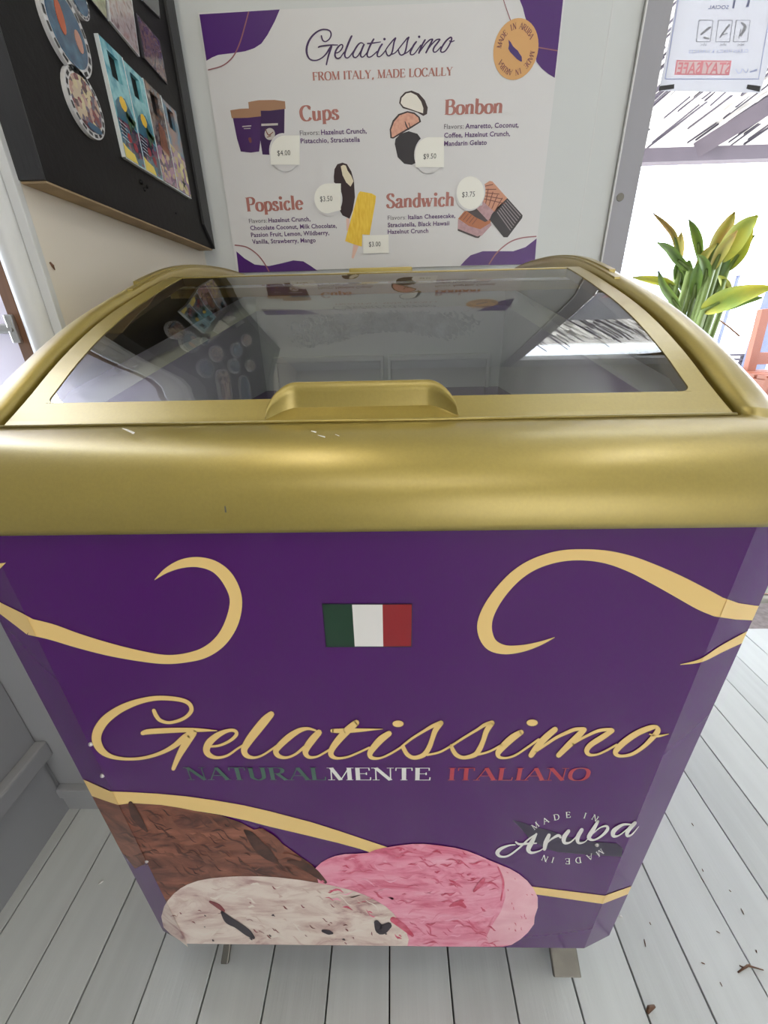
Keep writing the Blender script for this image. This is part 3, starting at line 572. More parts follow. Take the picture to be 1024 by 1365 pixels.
# ice cream pictures
choc = [(104, 1051), (122, 1061), (139, 1067), (157, 1073), (176, 1070.5), (200, 1072), (215, 1073), (241, 1077), (270, 1083), (293, 1086.5), (322, 1097), (338, 1106), (350, 1104), (362, 1112), (378, 1126), (395, 1138), (415, 1152), (428, 1166), (440, 1178), (430, 1215), (300, 1215), (240, 1215), (224, 1207), (196, 1150), (180, 1158), (150, 1120)]
pic = decal('chocolate_scoop_picture', [choc], face_map, .0007, M['choc'], fz, 'printed dark brown chocolate ice cream', True)
def inside(p_, poly):
    c = False
    for a, b in zip(poly, poly[1:]+poly[:1]):
        if (a[1] > p_[1]) != (b[1] > p_[1]) and p_[0] < (b[0]-a[0])*(p_[1]-a[1])/(b[1]-a[1])+a[0]: c = not c
    return c
def flecks(name, poly, n, ang, l0, l1, w0, w1, mm, off, parent, seed, cond=None):
    rnd = random.Random(seed); xs_ = [p_[0] for p_ in poly]; ys_ = [p_[1] for p_ in poly]; out_ = []; tries = 0
    while len(out_) < n and tries < n*30:
        tries += 1; x = rnd.uniform(min(xs_), max(xs_)); y = rnd.uniform(min(ys_), max(ys_)); l = rnd.uniform(l0, l1); a = math.radians(ang((x, y)) if callable(ang) else ang)+rnd.gauss(0, .22)
        e = [(x+math.cos(a)*l*k, y+math.sin(a)*l*k) for k in (-.6, 0, .6)]
        if not all(inside(q, poly) for q in e) or (cond and not cond(x, y, rnd)): continue
        w = rnd.uniform(w0, w1); m_ = 7; P = []
        for k in range(2*m_):
            t = k/m_ if k < m_ else 2-(k)/m_; t = min(1, max(0, t)); side = 1 if k < m_ else -1
            hw = w/2*math.sin(math.pi*min(1, max(.03, t)))*rnd.uniform(.45, 1.25)+.12; u = (t-.5)*l
            bend = l*.10*math.sin(t*5+a*9)
            P.append((x+math.cos(a)*u-math.sin(a)*(side*hw+bend), y+math.sin(a)*u+math.cos(a)*(side*hw+bend)))
        out_.append(P)
    o = decal(name, out_, face_map, off, M[mm], parent, None, True); o['kind'] = 'stuff'; return o
M['choclite'] = mat('chocolate_light', (140, 84, 64), .35, rgb2=(116, 66, 50), vscale=60); M['chocmid'] = mat('chocolate_mid', (96, 54, 44), .35, rgb2=(78, 42, 34), vscale=60)
cang = lambda q: 22+.05*(q[0]-200)
flecks('chocolate_ridge', choc, 60, cang, 14, 40, 2, 5, 'choclite', .0008, pic, 1, lambda x, y, r: x > 175 and y < 1170)
flecks('chocolate_ridge', choc, 70, cang, 10, 34, 1.2, 3.4, 'chocmid', .0009, pic, 2, lambda x, y, r: x > 165)
flecks('chocolate_crease', choc, 26, cang, 8, 26, .8, 2.2, 'chocdark', .0010, pic, 3, lambda x, y, r: x > 175 and y < 1165)
for r, oo in (([(174, 1071, 6), (180, 1086, 12), (188, 1098, 9), (196, 1108, 3)], 1), ([(326, 1107, 3), (334, 1114, 11), (345, 1128, 15), (358, 1140, 13), (370, 1150, 4)], 1), ([(384, 1148, 3), (400, 1152, 9), (418, 1162, 10), (434, 1176, 4)], 1)):
    decal('chocolate_hollow', ribbon(r), face_map, .0011, M['chocdark'], pic)
decal('chocolate_rim_light', ribbon([(346, 1106, 4), (362, 1116, 7), (374, 1130, 9), (372, 1142, 7), (384, 1140, 5), (400, 1146, 4)]), face_map, .0012, M['choclite'], pic)
straw = [(420, 1158), (428, 1150), (436.5, 1145), (447, 1141), (460, 1138.5), (476, 1138), (490, 1137), (500, 1133), (509.6, 1130.6), (533, 1126.8), (550, 1125), (566, 1125), (586, 1127), (606, 1130), (622, 1134), (639, 1140.5), (653, 1147), (665.6, 1152), (680, 1158), (692, 1165), (703, 1174), (711, 1184), (717, 1196), (717, 1210), (713, 1222), (712, 1232), (704, 1243), (694, 1252), (682, 1259.5), (670, 1262), (540, 1262), (500, 1230), (430, 1200)]
pic = decal('strawberry_scoop_picture', [straw], face_map, .0008, M['straw'], fz, 'printed pink strawberry ice cream', True)
decal('pale_side', [[(663, 1152), (680, 1158), (692, 1165), (703, 1174), (711, 1184), (717, 1196), (717, 1210), (713, 1222), (712, 1232), (704, 1243), (694, 1252), (682, 1259.5), (655, 1261.5), (648, 1250), (655, 1235), (668, 1215), (674, 1195), (672, 1172)]], face_map, .0010, M['strawpale'], pic, None, True)
M['strawmid'] = mat('strawberry_mid', (230, 124, 154), .35, rgb2=(240, 146, 172), vscale=80); M['strawlite'] = mat('strawberry_light', (250, 176, 200), .35)
core = lambda x, y, r: x < 662
flecks('pink_ripple', straw, 55, lambda q: 6 if q[1] < 1200 else -12, 10, 34, 1.2, 3.6, 'strawmid', .0009, pic, 4, core)
flecks('pink_ripple', straw, 26, lambda q: 8 if q[1] < 1200 else -10, 8, 30, 1, 3, 'strawlite', .0010, pic, 5, core)
flecks('berry_fleck', straw, 95, lambda q: 8 if q[1] < 1200 else 20, 4, 24, .8, 3.4, 'berry2', .0011, pic, 6, lambda x, y, r: core(x, y, r) and (y < 1195 or y > 1230 or r.random() < .3))
flecks('berry_fleck', straw, 14, 60, 2, 6, .8, 1.6, 'berry2', .0012, pic, 7, lambda x, y, r: x > 668)
for r in ([(600, 1208, 3), (612, 1204, 7), (620, 1209, 4)], [(632, 1188, 3), (641, 1178, 7), (645, 1172, 4)], [(524, 1226, 8), (537, 1235, 8), (550, 1247, 4)], [(664, 1156, 2), (671, 1176, 3), (668, 1200, 2)]):
    decal('berry_pocket', ribbon(r), face_map, .0012, M['berry2'], pic)
van = [(219, 1208), (224, 1200), (232, 1191), (241, 1184), (250, 1179), (264, 1174), (280, 1171), (300, 1169), (320, 1168), (345, 1168), (370, 1169.5), (400, 1173), (430, 1178), (450, 1182), (470, 1187), (486, 1193), (500, 1200), (514, 1208), (525, 1218), (531, 1228), (540, 1238), (545, 1252), (543, 1262), (500, 1262), (250, 1262), (240, 1254), (228, 1246), (218, 1236), (215, 1222)]
pic = decal('cookie_scoop_picture', [van], face_map, .0010, M['vanilla'], fz, 'printed pale cream ice cream with dark cookie pieces', True)
M['vanlite'] = mat('cookie_cream_light', (240, 228, 218), .35); M['vanmid'] = mat('cookie_cream_mid', (214, 186, 176), .35, rgb2=(226, 204, 194), vscale=80)
flecks('cream_ripple', van, 24, lambda q: 14 if q[0] > 330 else -12, 8, 28, 1.2, 3.6, 'vanlite', .0011, pic, 8)
flecks('cream_ripple', van, 45, lambda q: 18 if q[0] > 330 else -14, 5, 22, .8, 2.4, 'vanmid', .0012, pic, 9)
flecks('berry_fleck', van, 26, lambda q: 24, 3, 10, .7, 1.9, 'berry', .0013, pic, 10, lambda x, y, r: x > 340 or y > 1200)
flecks('cookie_crumb', van, 8, 30, 2, 6, 1.2, 2.6, 'cookie', .0014, pic, 11, lambda x, y, r: y > 1215)
for r in ([(296, 1216, 4), (304, 1226, 10), (316, 1233, 9), (330, 1243, 9), (338, 1250, 4)], [(502, 1230, 7), (508, 1239, 14), (518, 1234, 9)], [(430, 1241, 3), (438, 1243, 6), (443, 1244, 3)]):
    decal('cookie_piece', ribbon(r), face_map, .0015, M['cookie'], pic)
decal('berry_streak', ribbon([(280, 1202, 3), (291, 1208, 6), (298, 1214, 4)]), face_map, .0014, M['berry'], pic)
# script logo, traced stroke by stroke (x, y, width in zoomed units of 5.12 per pixel)
r1 = lambda p_: Z(p_, 5.12, 110, 915); r2 = lambda p_: Z(p_, 5.12, 260, 915); r3 = lambda p_: Z(p_, 5.12, 420, 915); r4 = lambda p_: Z(p_, 5.12, 560, 915); r5 = lambda p_: Z(p_, 5.12, 710, 915)
LOGO = [
 r1([(487, 165, 26), (503, 200, 28), (532, 232, 24), (590, 247, 20), (660, 232, 22), (715, 202, 24), (744, 160, 28), (728, 118, 28), (680, 94, 28), (600, 82, 30), (510, 80, 32), (420, 94, 36), (330, 122, 44), (240, 165, 52), (160, 225, 60), (112, 290, 64), (95, 350, 64), (107, 402, 58), (142, 448, 44), (200, 480, 28), (290, 495, 20), (390, 492, 20), (480, 473, 22), (560, 443, 26), (630, 403, 34), (690, 355, 44), (745, 314, 40)]),
 r1([(758, 318, 44), (700, 400, 50), (655, 480, 38), (620, 562, 26)]),
 r1([(410, 319, 28), (450, 309, 36), (560, 302, 36), (680, 298, 32), (800, 298, 24), (918, 302, 4)]),
 r2([(105, 410, 14), (170, 402, 16), (240, 370, 20), (283, 328, 24), (270, 302, 22), (225, 302, 24), (160, 330, 38), (100, 380, 48), (78, 432, 46), (97, 468, 36), (150, 486, 20), (220, 472, 16), (290, 425, 14), (330, 400, 14)]),
 r2([(520, 190, 42), (478, 232, 58), (420, 302, 60), (365, 375, 54), (336, 430, 44), (350, 470, 34), (400, 486, 18), (460, 470, 14), (530, 425, 14), (575, 392, 14)]),
 r2([(822, 300, 12), (770, 288, 20), (710, 302, 34), (640, 347, 44), (577, 405, 42), (552, 442, 38), (570, 474, 30), (620, 486, 18), (680, 466, 16), (740, 420, 20), (800, 370, 22)]),
 r2([(845, 315, 42), (800, 365, 50), (762, 420, 46), (755, 457, 36), (780, 483, 22), (830, 480, 14), (880, 455, 14), (925, 427, 14)]),
 r3([(282, 248, 40), (230, 292, 50), (165, 360, 48), (115, 430, 40), (112, 470, 34), (150, 490, 18), (220, 482, 14), (290, 455, 14), (370, 418, 14)]),
 r3([(118, 303, 26), (200, 303, 32), (300, 299, 24), (380, 295, 14), (462, 291, 3)]),
 r3([(505, 322, 38), (450, 362, 48), (402, 415, 44), (376, 455, 38), (385, 485, 26), (440, 490, 14), (510, 462, 14), (600, 408, 14)]),
 r3([(590, 412, 14), (660, 357, 16), (740, 307, 18), (800, 272, 24), (858, 247, 26)]),
 r3([(860, 250, 34), (822, 300, 36), (800, 360, 32), (782, 410, 34), (755, 455, 34), (720, 478, 30), (670, 486, 26), (628, 462, 28), (600, 412, 28)]),
 r3([(765, 468, 14), (830, 455, 14), (880, 435, 14), (950, 392, 14)]),
 r4([(200, 415, 14), (300, 350, 16), (390, 296, 18), (440, 264, 24), (492, 246, 28)]),
 r4([(492, 250, 34), (455, 302, 36), (432, 370, 32), (405, 430, 36), (372, 468, 32), (300, 486, 24), (252, 470, 28), (225, 435, 28), (214, 405, 22)]),
 r4([(385, 468, 14), (450, 452, 14), (500, 432, 14), (570, 392, 16)]),
 r4([(690, 313, 36), (630, 352, 48), (570, 407, 46), (534, 452, 38), (542, 482, 22), (590, 488, 14), (650, 470, 14), (720, 425, 14), (810, 362, 16)]),
 r4([(922, 294, 38), (860, 347, 44), (800, 412, 42), (758, 470, 36)]),
 r4([(765, 462, 14), (850, 403, 18), (930, 350, 20), (1010, 312, 24), (1060, 293, 24), (1118, 289, 22)]),
 r5([(352, 296, 36), (300, 350, 44), (240, 408, 42), (178, 470, 34)]),
 r5([(190, 455, 12), (290, 383, 16), (380, 333, 18), (460, 300, 22), (540, 294, 22)]),
 r5([(545, 302, 30), (480, 345, 38), (400, 397, 36), (370, 437, 34), (388, 466, 22), (440, 465, 14), (500, 440, 14), (575, 398, 14)]),
 r5([(862, 296, 22), (845, 277, 24), (800, 284, 36), (720, 317, 40), (640, 370, 42), (585, 420, 40), (566, 455, 32), (600, 475, 20), (680, 462, 22), (760, 410, 26), (820, 350, 34), (855, 305, 38), (850, 282, 28)]),
 r5([(800, 325, 8), (850, 340, 16), (928, 325, 4)])]
DOTS = [(420+567/5.12, 915+255/5.12), (560+766/5.12, 915+248/5.12)]
pol = [p_ for s in LOGO for p_ in ribbon(s, 6, grow=1.3)]+[ell(a, b, 8.2, 5.2, 14) for a, b in DOTS]
decal('logo_outline', pol, face_map, .0004, M['creamedge'], fz)
pol = [p_ for s in LOGO for p_ in ribbon(s, 6)]+[ell(a, b, 7.5, 4.4, 14) for a, b in DOTS]
decal('logo_lettering', pol, face_map, .0007, M['cream'], fz, 'cream script lettering reading Gelatissimo')
def zr(a, s, ox): return ox+a/s
full = 'NATURALMENTE ITALIANO'; wt, _ = serif(full, .2, .06); o_ = 0
xs = {'NATURAL': (251, 438, 'dgreen'), 'MENTE': (438, 577, 'white'), 'ITALIANO': (596, 786, 'pinkred')}
for w_, (a, b, mm) in xs.items():
    f0 = (a-251)/(786-251); f1 = (b-251)/(786-251)
    pol = fit_text(serif(w_, .16, .045), a, 1039.5+1.0*f0, b-2, 1039.5+1.0*f1, 16.5)
    if 0: decal('tagline_outline', fit_text(serif(w_, .23, .09), a-.8, 1038.6+f0, b-2.8, 1038.6+f1, 16.8), face_map, .0004, M['signgrey'] if mm == 'dgreen' else M['prose'], fz)
    decal('tagline', pol, face_map, .0006, M[mm], fz, {'dgreen': 'dark green word NATURAL', 'white': 'white word MENTE', 'pinkred': 'red word ITALIANO'}[mm])
ra = lambda p_: Z(p_, 4.655, 640, 1060)
mk = empty('aruba_mark', (.19, 0, .3), fz); mk['label'] = 'white script Aruba mark over a dark island shape'
decal('island_shape', [[q[:2] for q in ra([(203, 155), (270, 172), (330, 195), (420, 215), (520, 250), (600, 280), (720, 290), (850, 300), (885, 330), (880, 382), (700, 372), (480, 352), (400, 330), (300, 262), (262, 215)])]], face_map, .0004, M['darkisle'], mk, None, True)
AR = [[(218, 308, 6), (180, 312, 10), (130, 332, 20), (108, 358, 26), (128, 380, 14), (175, 376, 12), (240, 330, 11), (300, 275, 11), (352, 238, 6)],
 [(350, 240, 12), (322, 290, 28), (300, 335, 28), (320, 357, 16), (370, 345, 8), (400, 325, 5)], [(222, 290, 10), (245, 304, 14), (300, 300, 12), (350, 298, 8)],
 [(428, 248, 22), (408, 295, 28), (400, 335, 20)], [(405, 310, 6), (440, 275, 10), (485, 250, 18), (500, 262, 14)],
 [(550, 222, 22), (522, 262, 28), (525, 295, 20), (560, 292, 10), (600, 255, 9), (632, 212, 12)], [(632, 215, 24), (606, 262, 26), (612, 296, 16), (650, 290, 7), (685, 255, 5)],
 [(732, 163, 16), (702, 215, 26), (676, 262, 26), (705, 278, 12), (752, 255, 14), (790, 215, 20), (785, 192, 14), (745, 202, 8), (700, 240, 5)],
 [(935, 182, 10), (885, 184, 16), (832, 220, 28), (828, 252, 22), (862, 250, 9), (915, 210, 8), (965, 170, 8)], [(962, 172, 22), (918, 222, 26), (915, 252, 18), (945, 242, 9), (985, 195, 4)]]
decal('aruba_lettering', [p_ for s in AR for p_ in ribbon(ra(s), 6)], face_map, .0007, M['white'], mk)
MI = [[], []]
for c_, x_, y_, r_ in (('M', 343, 190, -38), ('A', 407, 158, -25), ('D', 475, 136, -10), ('E', 547, 122, -4), ('I', 652, 127, 18), ('N', 715, 142, 30), ('M', 745, 357, 145), ('A', 682, 384, 160), ('D', 610, 404, 172), ('E', 545, 410, 180), ('I', 452, 402, 196), ('N', 402, 392, 204)):
    MI[abs(r_) > 90] += place_glyph(c_, 640+x_/4.655, 1060+y_/4.655, 7.6, math.radians(r_), .13, .07, 1.35)
for pol in MI: decal('made_in_lettering', pol, face_map, .0006, M['white'], mk)
for q in ((122, 992), (137, 1034), (300, 1279), (796, 1115), (300-3, 672)):
    pass
for (a, b) in ((122, 992), (137.5, 1034), (796, 1126), (196.5, 1148)):
    P = face_map([(a-.5, b-.5), (a+.5, b-.5), (a, b+.5)], 0)[0][0]; bm = bmesh.new(); bmesh.ops.create_uvsphere(bm, u_segments=10, v_segments=6, radius=.0026, matrix=Matrix.Translation(P)); bmobj('screw', bm, M['screw'], fz, True)
for L, mm in (([(163, 571, 1), (170, 573.5, 2.4), (179, 577.5, 3), (176, 578, 1)], 'white'), ([(415, 574.5, .8), (421, 576, 1.8)], 'white'), ([(424, 580, .8), (433, 582.5, 1.6)], 'white'), ([(447, 579, .6), (452, 581, 1.2)], 'white'), ([(591, 688, 1.6), (596, 688.5, 2)], 'white'), ([(300, 675, 1.6), (301, 683, 2.4)], 'steel')):
    pts_ = []
    for p_ in ribbon(L, 3, smooth=False):
        for (a, b) in p_: pts_.append((a, b))
    n = 0; vs = []; fs = []
    for p_ in ribbon(L, 3, smooth=False):
        Q = []
        for (a, b) in p_:
            # march the ray down to the apron surface
            d = ray(a, b); t = .2; best = None
            while t < .6:
                P = CC+d*t; yy_ = P.y; k = min(1, max(0, (yy_+.012)/.074)); k = 1-k; zz_ = .803+(.8665-.803)*math.sqrt(max(0, 1-k*k))
                if yy_ > -.012 and P.z <= zz_+.0006: best = P; break
                t += .0006
            if best is None: best = bp(a, b, 'y', -.0125)
            Q.append(best)
        n = len(vs); vs += Q; fs.append(tuple(range(n, n+len(Q))))
    mesh('paint_chip', vs, fs, M[mm], fz)

# ================================================================== POSTER
ps = tag(empty('menu_poster', (-.02, YW-.004, 1.064)), 'white ice cream menu poster with purple corners on the back wall', 'poster')
box('board', (-.4072, YW-.004, 1.0645), (.3600, YW, 1.5378), M['poster'], ps)
PM = plane_map('y', YW-.004)
def pd(nm, pols, mm, off=.0003, concave=True, parent=None, label=None): return decal(nm, pols, PM, off, M[mm], parent or ps, label, concave)
za = lambda L, s, ox, oy: [q[:2] for q in Z(L, s, ox, oy)]
pd('purple_corner', [za([(115, 140), (900, 92), (850, 210), (780, 340), (720, 425), (650, 470), (560, 500), (440, 518), (300, 535), (240, 560), (185, 592)], 7.314, 250, 0)], 'ppurple')
tr = [(690, -7.5), (697, 10), (700, 22), (704, 34), (712, 50), (714, 70), (715, 82), (722, 91), (731, 98.5), (739.6, 103.7), (745, 56), (751.5, -7.2)]
pd('purple_corner', [tr], 'ppurple')
pd('purple_corner', [za([(240, 1235), (280, 1270), (330, 1300), (400, 1308), (460, 1295), (520, 1280), (570, 1285), (610, 1310), (638, 1330), (252, 1341)], 3.688, 250, 0)], 'ppurple')
pd('purple_corner', [za([(420, 1306), (445, 1278), (470, 1255), (530, 1235), (600, 1235), (680, 1235), (740, 1215), (795, 1172), (785, 1299)], 3.688, 500, 0)], 'ppurple')
LN = []
LN += [ribbon(Z([(597, 112, 11), (560, 250, 12), (520, 390, 13), (470, 510, 13), (410, 590, 13), (330, 645, 12), (200, 682, 12)], 7.314, 250, 0), round_=False)]
LN += [ribbon(Z([(250, -60, 9), (290, 70, 10), (350, 240, 11)], 8.533, 640, 0), round_=False), ribbon(Z([(655, 538, 14), (885, 577, 14)], 8.533, 640, 0), round_=False)]
LN += [ribbon(Z([(232, 1205, 6), (290, 1215, 6), (340, 1248, 6), (375, 1290, 6), (402, 1336, 6)], 3.688, 250, 0), round_=False), ribbon(Z([(560, 1300, 6), (600, 1242, 6), (660, 1192, 6), (720, 1170, 6), (794, 1162, 6)], 3.688, 500, 0), round_=False)]
for q in LN: pd('rose_line', q, 'pline', .0005, False)

def tp(x, y): return (407+(x-122)*.2585, 78.5+(y-1011)*.50-(407+(x-122)*.2585-450)*.052)
pol = []
for s in LOGO: pol += ribbon([(*tp(a, b), 1.2+.135*w) for a, b, w in s], 5)
for a, b in DOTS: pol.append(ell(*tp(a, b), 1.7, 1.8, 10))
pd('poster_script', pol, 'pscript', .0005, False, None, 'dark purple script reading Gelatissimo')
pd('heading', fit_text(serif('FROM ITALY, MADE LOCALLY', .19, .07), 417, 107.5, 603.5, 100.5, 11.2), 'prose', .0004, False)
for t_, xl, yl, xr, yr, h in (('Cups', 400.5, 161.5, 452, 158.8, 20), ('Bonbon', 593, 153, 670, 150.5, 20), ('Popsicle', 329.5, 282, 404, 279, 18.5), ('Sandwich', 515.5, 277.2, 605.5, 274.4, 18.5)):
    pd('heading', fit_text(serif(t_, .21, .075), xl, yl, xr, yr, h), 'prose', .0004, False)
for t_, xl, yl, xr, yr, hh in (('Flavors:| Hazelnut Crunch,', 400, 180.5, 489, 177.5, 6.6), ('|Pistacchio, Straciatella', 401, 191, 480, 188.8, 6.4), ('Flavors:| Amaretto, Coconut,', 592, 172, 691.5, 169.5, 6.6), ('|Coffee, Hazelnut Crunch,', 592, 183.5, 680, 181, 6.4), ('|Mandarin Gelato', 592, 194.4, 649, 192.8, 6.4),
    ('Flavors:| Hazelnut Crunch,', 332.3, 297.5, 414, 294.6, 5.8), ('|Chocolate Coconut, Milk Chocolate,', 334, 306.7, 449, 303.5, 5.8), ('|Passion Fruit, Lemon, Wildberry,', 335, 316, 439, 312.8, 5.8), ('|Vanilla, Strawberry, Mango', 336.5, 325, 421, 322.8, 5.8),
    ('Flavors:| Italian Cheesecake,', 517, 293.2, 607, 290.2, 5.8), ('|Straciatella, Black Hawaii', 517, 302.8, 599, 300.2, 5.8), ('|Hazelnut Crunch', 517, 311.8, 571, 310.2, 5.8)):
    a, b = t_.split('|'); wa = 0
    wb2, Pb = sans(b.strip(), True)
    if a:
        wa, Pa = sans(a, False); gap = .45; tot = wa+gap+wb2
        pd('flavour_text', fit_text((wa, Pa), xl, yl, xr, yr, hh, total=tot), 'pgrey_ink', .0004, False)
        pd('flavour_text', fit_text((wb2, Pb), xl, yl, xr, yr, hh, off=wa+gap, total=tot), 'pink_ink', .0004, False)
    else: pd('flavour_text', fit_text((wb2, Pb), xl, yl, xr, yr, hh), 'pink_ink', .0004, False)
# badge (a true circle on the poster plane)
bc = bp(687.6, 66.5, 'y', YW-.004); br = (bp(717.5, 66, 'y', YW-.004)-bc).length
def disc(name, c, r, y, m_, parent, n=40, th=.0004):
    vs = [(c.x+r*math.cos(k*2*math.pi/n), y, c.z+r*math.sin(k*2*math.pi/n)) for k in range(n)]+[(c.x+r*math.cos(k*2*math.pi/n), y+th, c.z+r*math.sin(k*2*math.pi/n)) for k in range(n)]
    fs = [tuple(range(n))]+[(k, (k+1) % n, (k+1) % n+n, k+n) for k in range(n)]
    return mesh(name, vs, fs, m_, parent)
bg = disc('round_badge', bc, br, YW-.0048, M['badge'], ps); bg['label'] = 'tan round badge reading MADE IN ARUBA'
vs = []; fs = []
txt = 'MADE IN ARUBA   MADE IN ARUBA   '
for k, c_ in enumerate(txt):
    if c_ == ' ': continue
    an = math.radians(168-k*360/len(txt)); adv, P = glyph(c_, .17, .07); h = br*.2; R2_ = br*.66
    ex = Vector((math.sin(an), 0, -math.cos(an))); ez = Vector((math.cos(an), 0, math.sin(an))); c0 = Vector((bc.x, YW-.0051, bc.z))+ez*R2_
    for p_ in P:
        n = len(vs); vs += [c0+ex*((a-adv/2)*h*1.0)+ez*(b*h) for a, b in p_]; fs.append(tuple(range(n, n+len(p_))))
mesh('badge_lettering', vs, fs, M['badgeink'], bg)
decal('badge_island', [za([(325, 452), (350, 480), (375, 525), (405, 555), (430, 575), (450, 610), (475, 645), (478, 700), (462, 700), (420, 672), (380, 630), (345, 595), (322, 555), (330, 510)], 8.533, 640, 0)], PM, .0012, M['isle'], bg, None, True)
# product pictures
pd('cup_picture', [[(347, 144), (379.5, 144), (379, 180), (374, 207), (350, 206), (346, 180)]], 'cup2', .0003); pd('cup_lid_picture', [[(331, 136), (345, 133.5), (366, 133.2), (380, 135), (380.8, 145), (360, 147.5), (332, 147.5)]], 'cardlid', .0004)
pd('cup_picture', [[(310, 155), (347.5, 154), (347, 190), (345.5, 202), (334, 203.5), (321, 202), (316, 185)]], 'cup', .0005); pd('cup_lid_picture', [[(307, 147), (320, 145), (336, 144.5), (347.5, 147), (348, 155), (330, 157), (309, 157.5)]], 'cardlid', .0006)
for q_ in [ell(359.7, 178.6, 7, 8), [(348.5, 165), (370.5, 164.2), (370.5, 167), (348.5, 168)], [(323, 168), (335, 167), (335, 168.4), (323, 169.4)], [(325, 171), (334, 170.6), (334, 171.6), (325, 172)]]: pd('cup_motif', [q_], 'palemotif', .00065)
for q_ in (ribbon([(354, 172, 1), (358, 180, 1.6), (364, 176, 1)]), ribbon([(356, 183, 1), (361, 181, 1.4)]), ribbon([(333, 185, 4), (334, 189, 3)])): pd('cup_motif', q_, 'pwline', .0007)
pd('bonbon_picture', [za([(165, 140), (172, 100), (205, 65), (250, 55), (300, 75), (340, 120), (360, 170), (355, 215), (330, 228), (290, 205), (240, 188), (190, 175)], 5.12, 500, 110)], 'pchoc')
pd('bonbon_picture', [za([(175, 140), (182, 105), (212, 75), (245, 68), (285, 88), (315, 130), (330, 175), (328, 210), (290, 198), (240, 180), (195, 165)], 5.12, 500, 110)], 'pcreamw', .0004)
pd('bonbon_picture', [za([(135, 420), (140, 385), (175, 350), (230, 332), (290, 350), (325, 400), (330, 470), (300, 540), (250, 562), (200, 555), (155, 510)], 5.12, 500, 110)], 'ball', .0003)
pd('bonbon_picture', [za([(105, 380), (100, 320), (120, 260), (160, 215), (220, 195), (270, 205), (305, 235), (315, 268), (250, 310), (180, 350), (125, 383)], 5.12, 500, 110)], 'pchoc', .0004)
pd('bonbon_picture', [za([(115, 372), (110, 322), (130, 268), (168, 224), (222, 205), (265, 215), (296, 240), (302, 266), (245, 300), (175, 340), (125, 372)], 5.12, 500, 110)], 'psalmon', .0005)
pd('bonbon_speck', ribbon([(540, 162, 1), (542, 168, 1.8), (545, 173, 1)])+ribbon([(545, 164, 1), (547, 170, 1)]), 'pchoc', .0006)
pd('popsicle_stick_picture', [za([(725, 415), (748, 415), (745, 500), (728, 500)], 5.12, 320, 210)], 'pstick', .0003)
pd('popsicle_picture', [za([(640, 130), (645, 80), (665, 45), (700, 35), (730, 45), (760, 95), (778, 160), (785, 270), (770, 360), (748, 418), (700, 395), (683, 365), (690, 220), (660, 205), (642, 180)], 5.12, 320, 210)], 'pchoc', .0004)
pd('popsicle_filling', [za([(688, 60), (705, 50), (722, 55), (735, 90), (760, 125), (775, 162), (755, 198), (725, 170), (700, 120)], 5.12, 320, 210)], 'pcream', .0005)
pd('popsicle_stick_picture', [za([(775, 590), (812, 600), (775, 690), (762, 685)], 5.12, 320, 210)], 'pstick', .0004)
pd('fruit_popsicle_picture', [za([(805, 250), (820, 230), (900, 245), (928, 262), (925, 300), (885, 528), (835, 525), (832, 608), (770, 590), (718, 570), (730, 520)], 5.12, 320, 210)], 'pyellow', .0005)
pd('wafer_picture', [za([(492, 310), (530, 265), (610, 240), (700, 310), (690, 345), (625, 380), (560, 355)], 4.655, 505, 225)], 'pwafer2', .0004)
pd('wafer_filling', [za([(492, 312), (560, 355), (630, 375), (640, 415), (610, 425), (490, 375)], 4.655, 505, 225), za([(630, 375), (695, 335), (700, 350), (640, 415)], 4.655, 505, 225)], 'pmauve', .0005)
pd('wafer_edge', [za([(490, 372), (612, 420), (635, 412), (620, 430), (600, 428), (490, 384)], 4.655, 505, 225), za([(545, 262), (612, 238), (690, 318), (660, 330), (600, 300)], 4.655, 505, 225)], 'pchoc', .0006)
pd('wafer_filling', [za([(645, 195), (725, 265), (690, 310), (640, 250)], 4.655, 505, 225), za([(600, 240), (645, 225), (690, 305), (680, 325)], 4.655, 505, 225)], 'pmauve', .0007)
pd('wafer_picture', [za([(650, 100), (688, 75), (705, 78), (798, 182), (720, 270), (645, 200)], 4.655, 505, 225)], 'pwafer', .0008)
pd('wafer_picture', [za([(798, 182), (893, 288), (890, 305), (800, 425), (775, 425), (688, 315), (700, 285), (735, 240)], 4.655, 505, 225)], 'ball', .0008)
wl_ = []
for k in range(5):
    t = k/4; wl_ += ribbon(Z([(650+45*t*2.9*.9, 105+75*t, 5), (645+75*t, 200+65*t, 5)], 4.655, 505, 225), smooth=False, round_=False)
for k in range(5):
    t = k/5+.1; wl_ += ribbon(Z([(652-4*t, 100+95*t, 5), (700+40*t*1.0+58*(t), 82+150*t+30*(1-t)*0, 5)], 4.655, 505, 225), smooth=False, round_=False)
pd('wafer_grid', wl_, 'pwline', .0010, False)
wl_ = []
for k in range(7):
    t = k/6; wl_ += ribbon(Z([(795-60*t, 195+72*t, 6), (880-62*t, 292+90*t, 6)], 4.655, 505, 225), smooth=False, round_=False)
pd('wafer_grid', wl_, 'pgreyl', .0010, False)
wl_ = []
for k in range(5):
    t = k/4; wl_ += ribbon(Z([(505+75*t, 300+35*t+10, 4), (540+70*t, 268+40*t, 4)], 4.655, 505, 225), smooth=False, round_=False)
pd('wafer_grid', wl_, 'pwline', .0007, False)
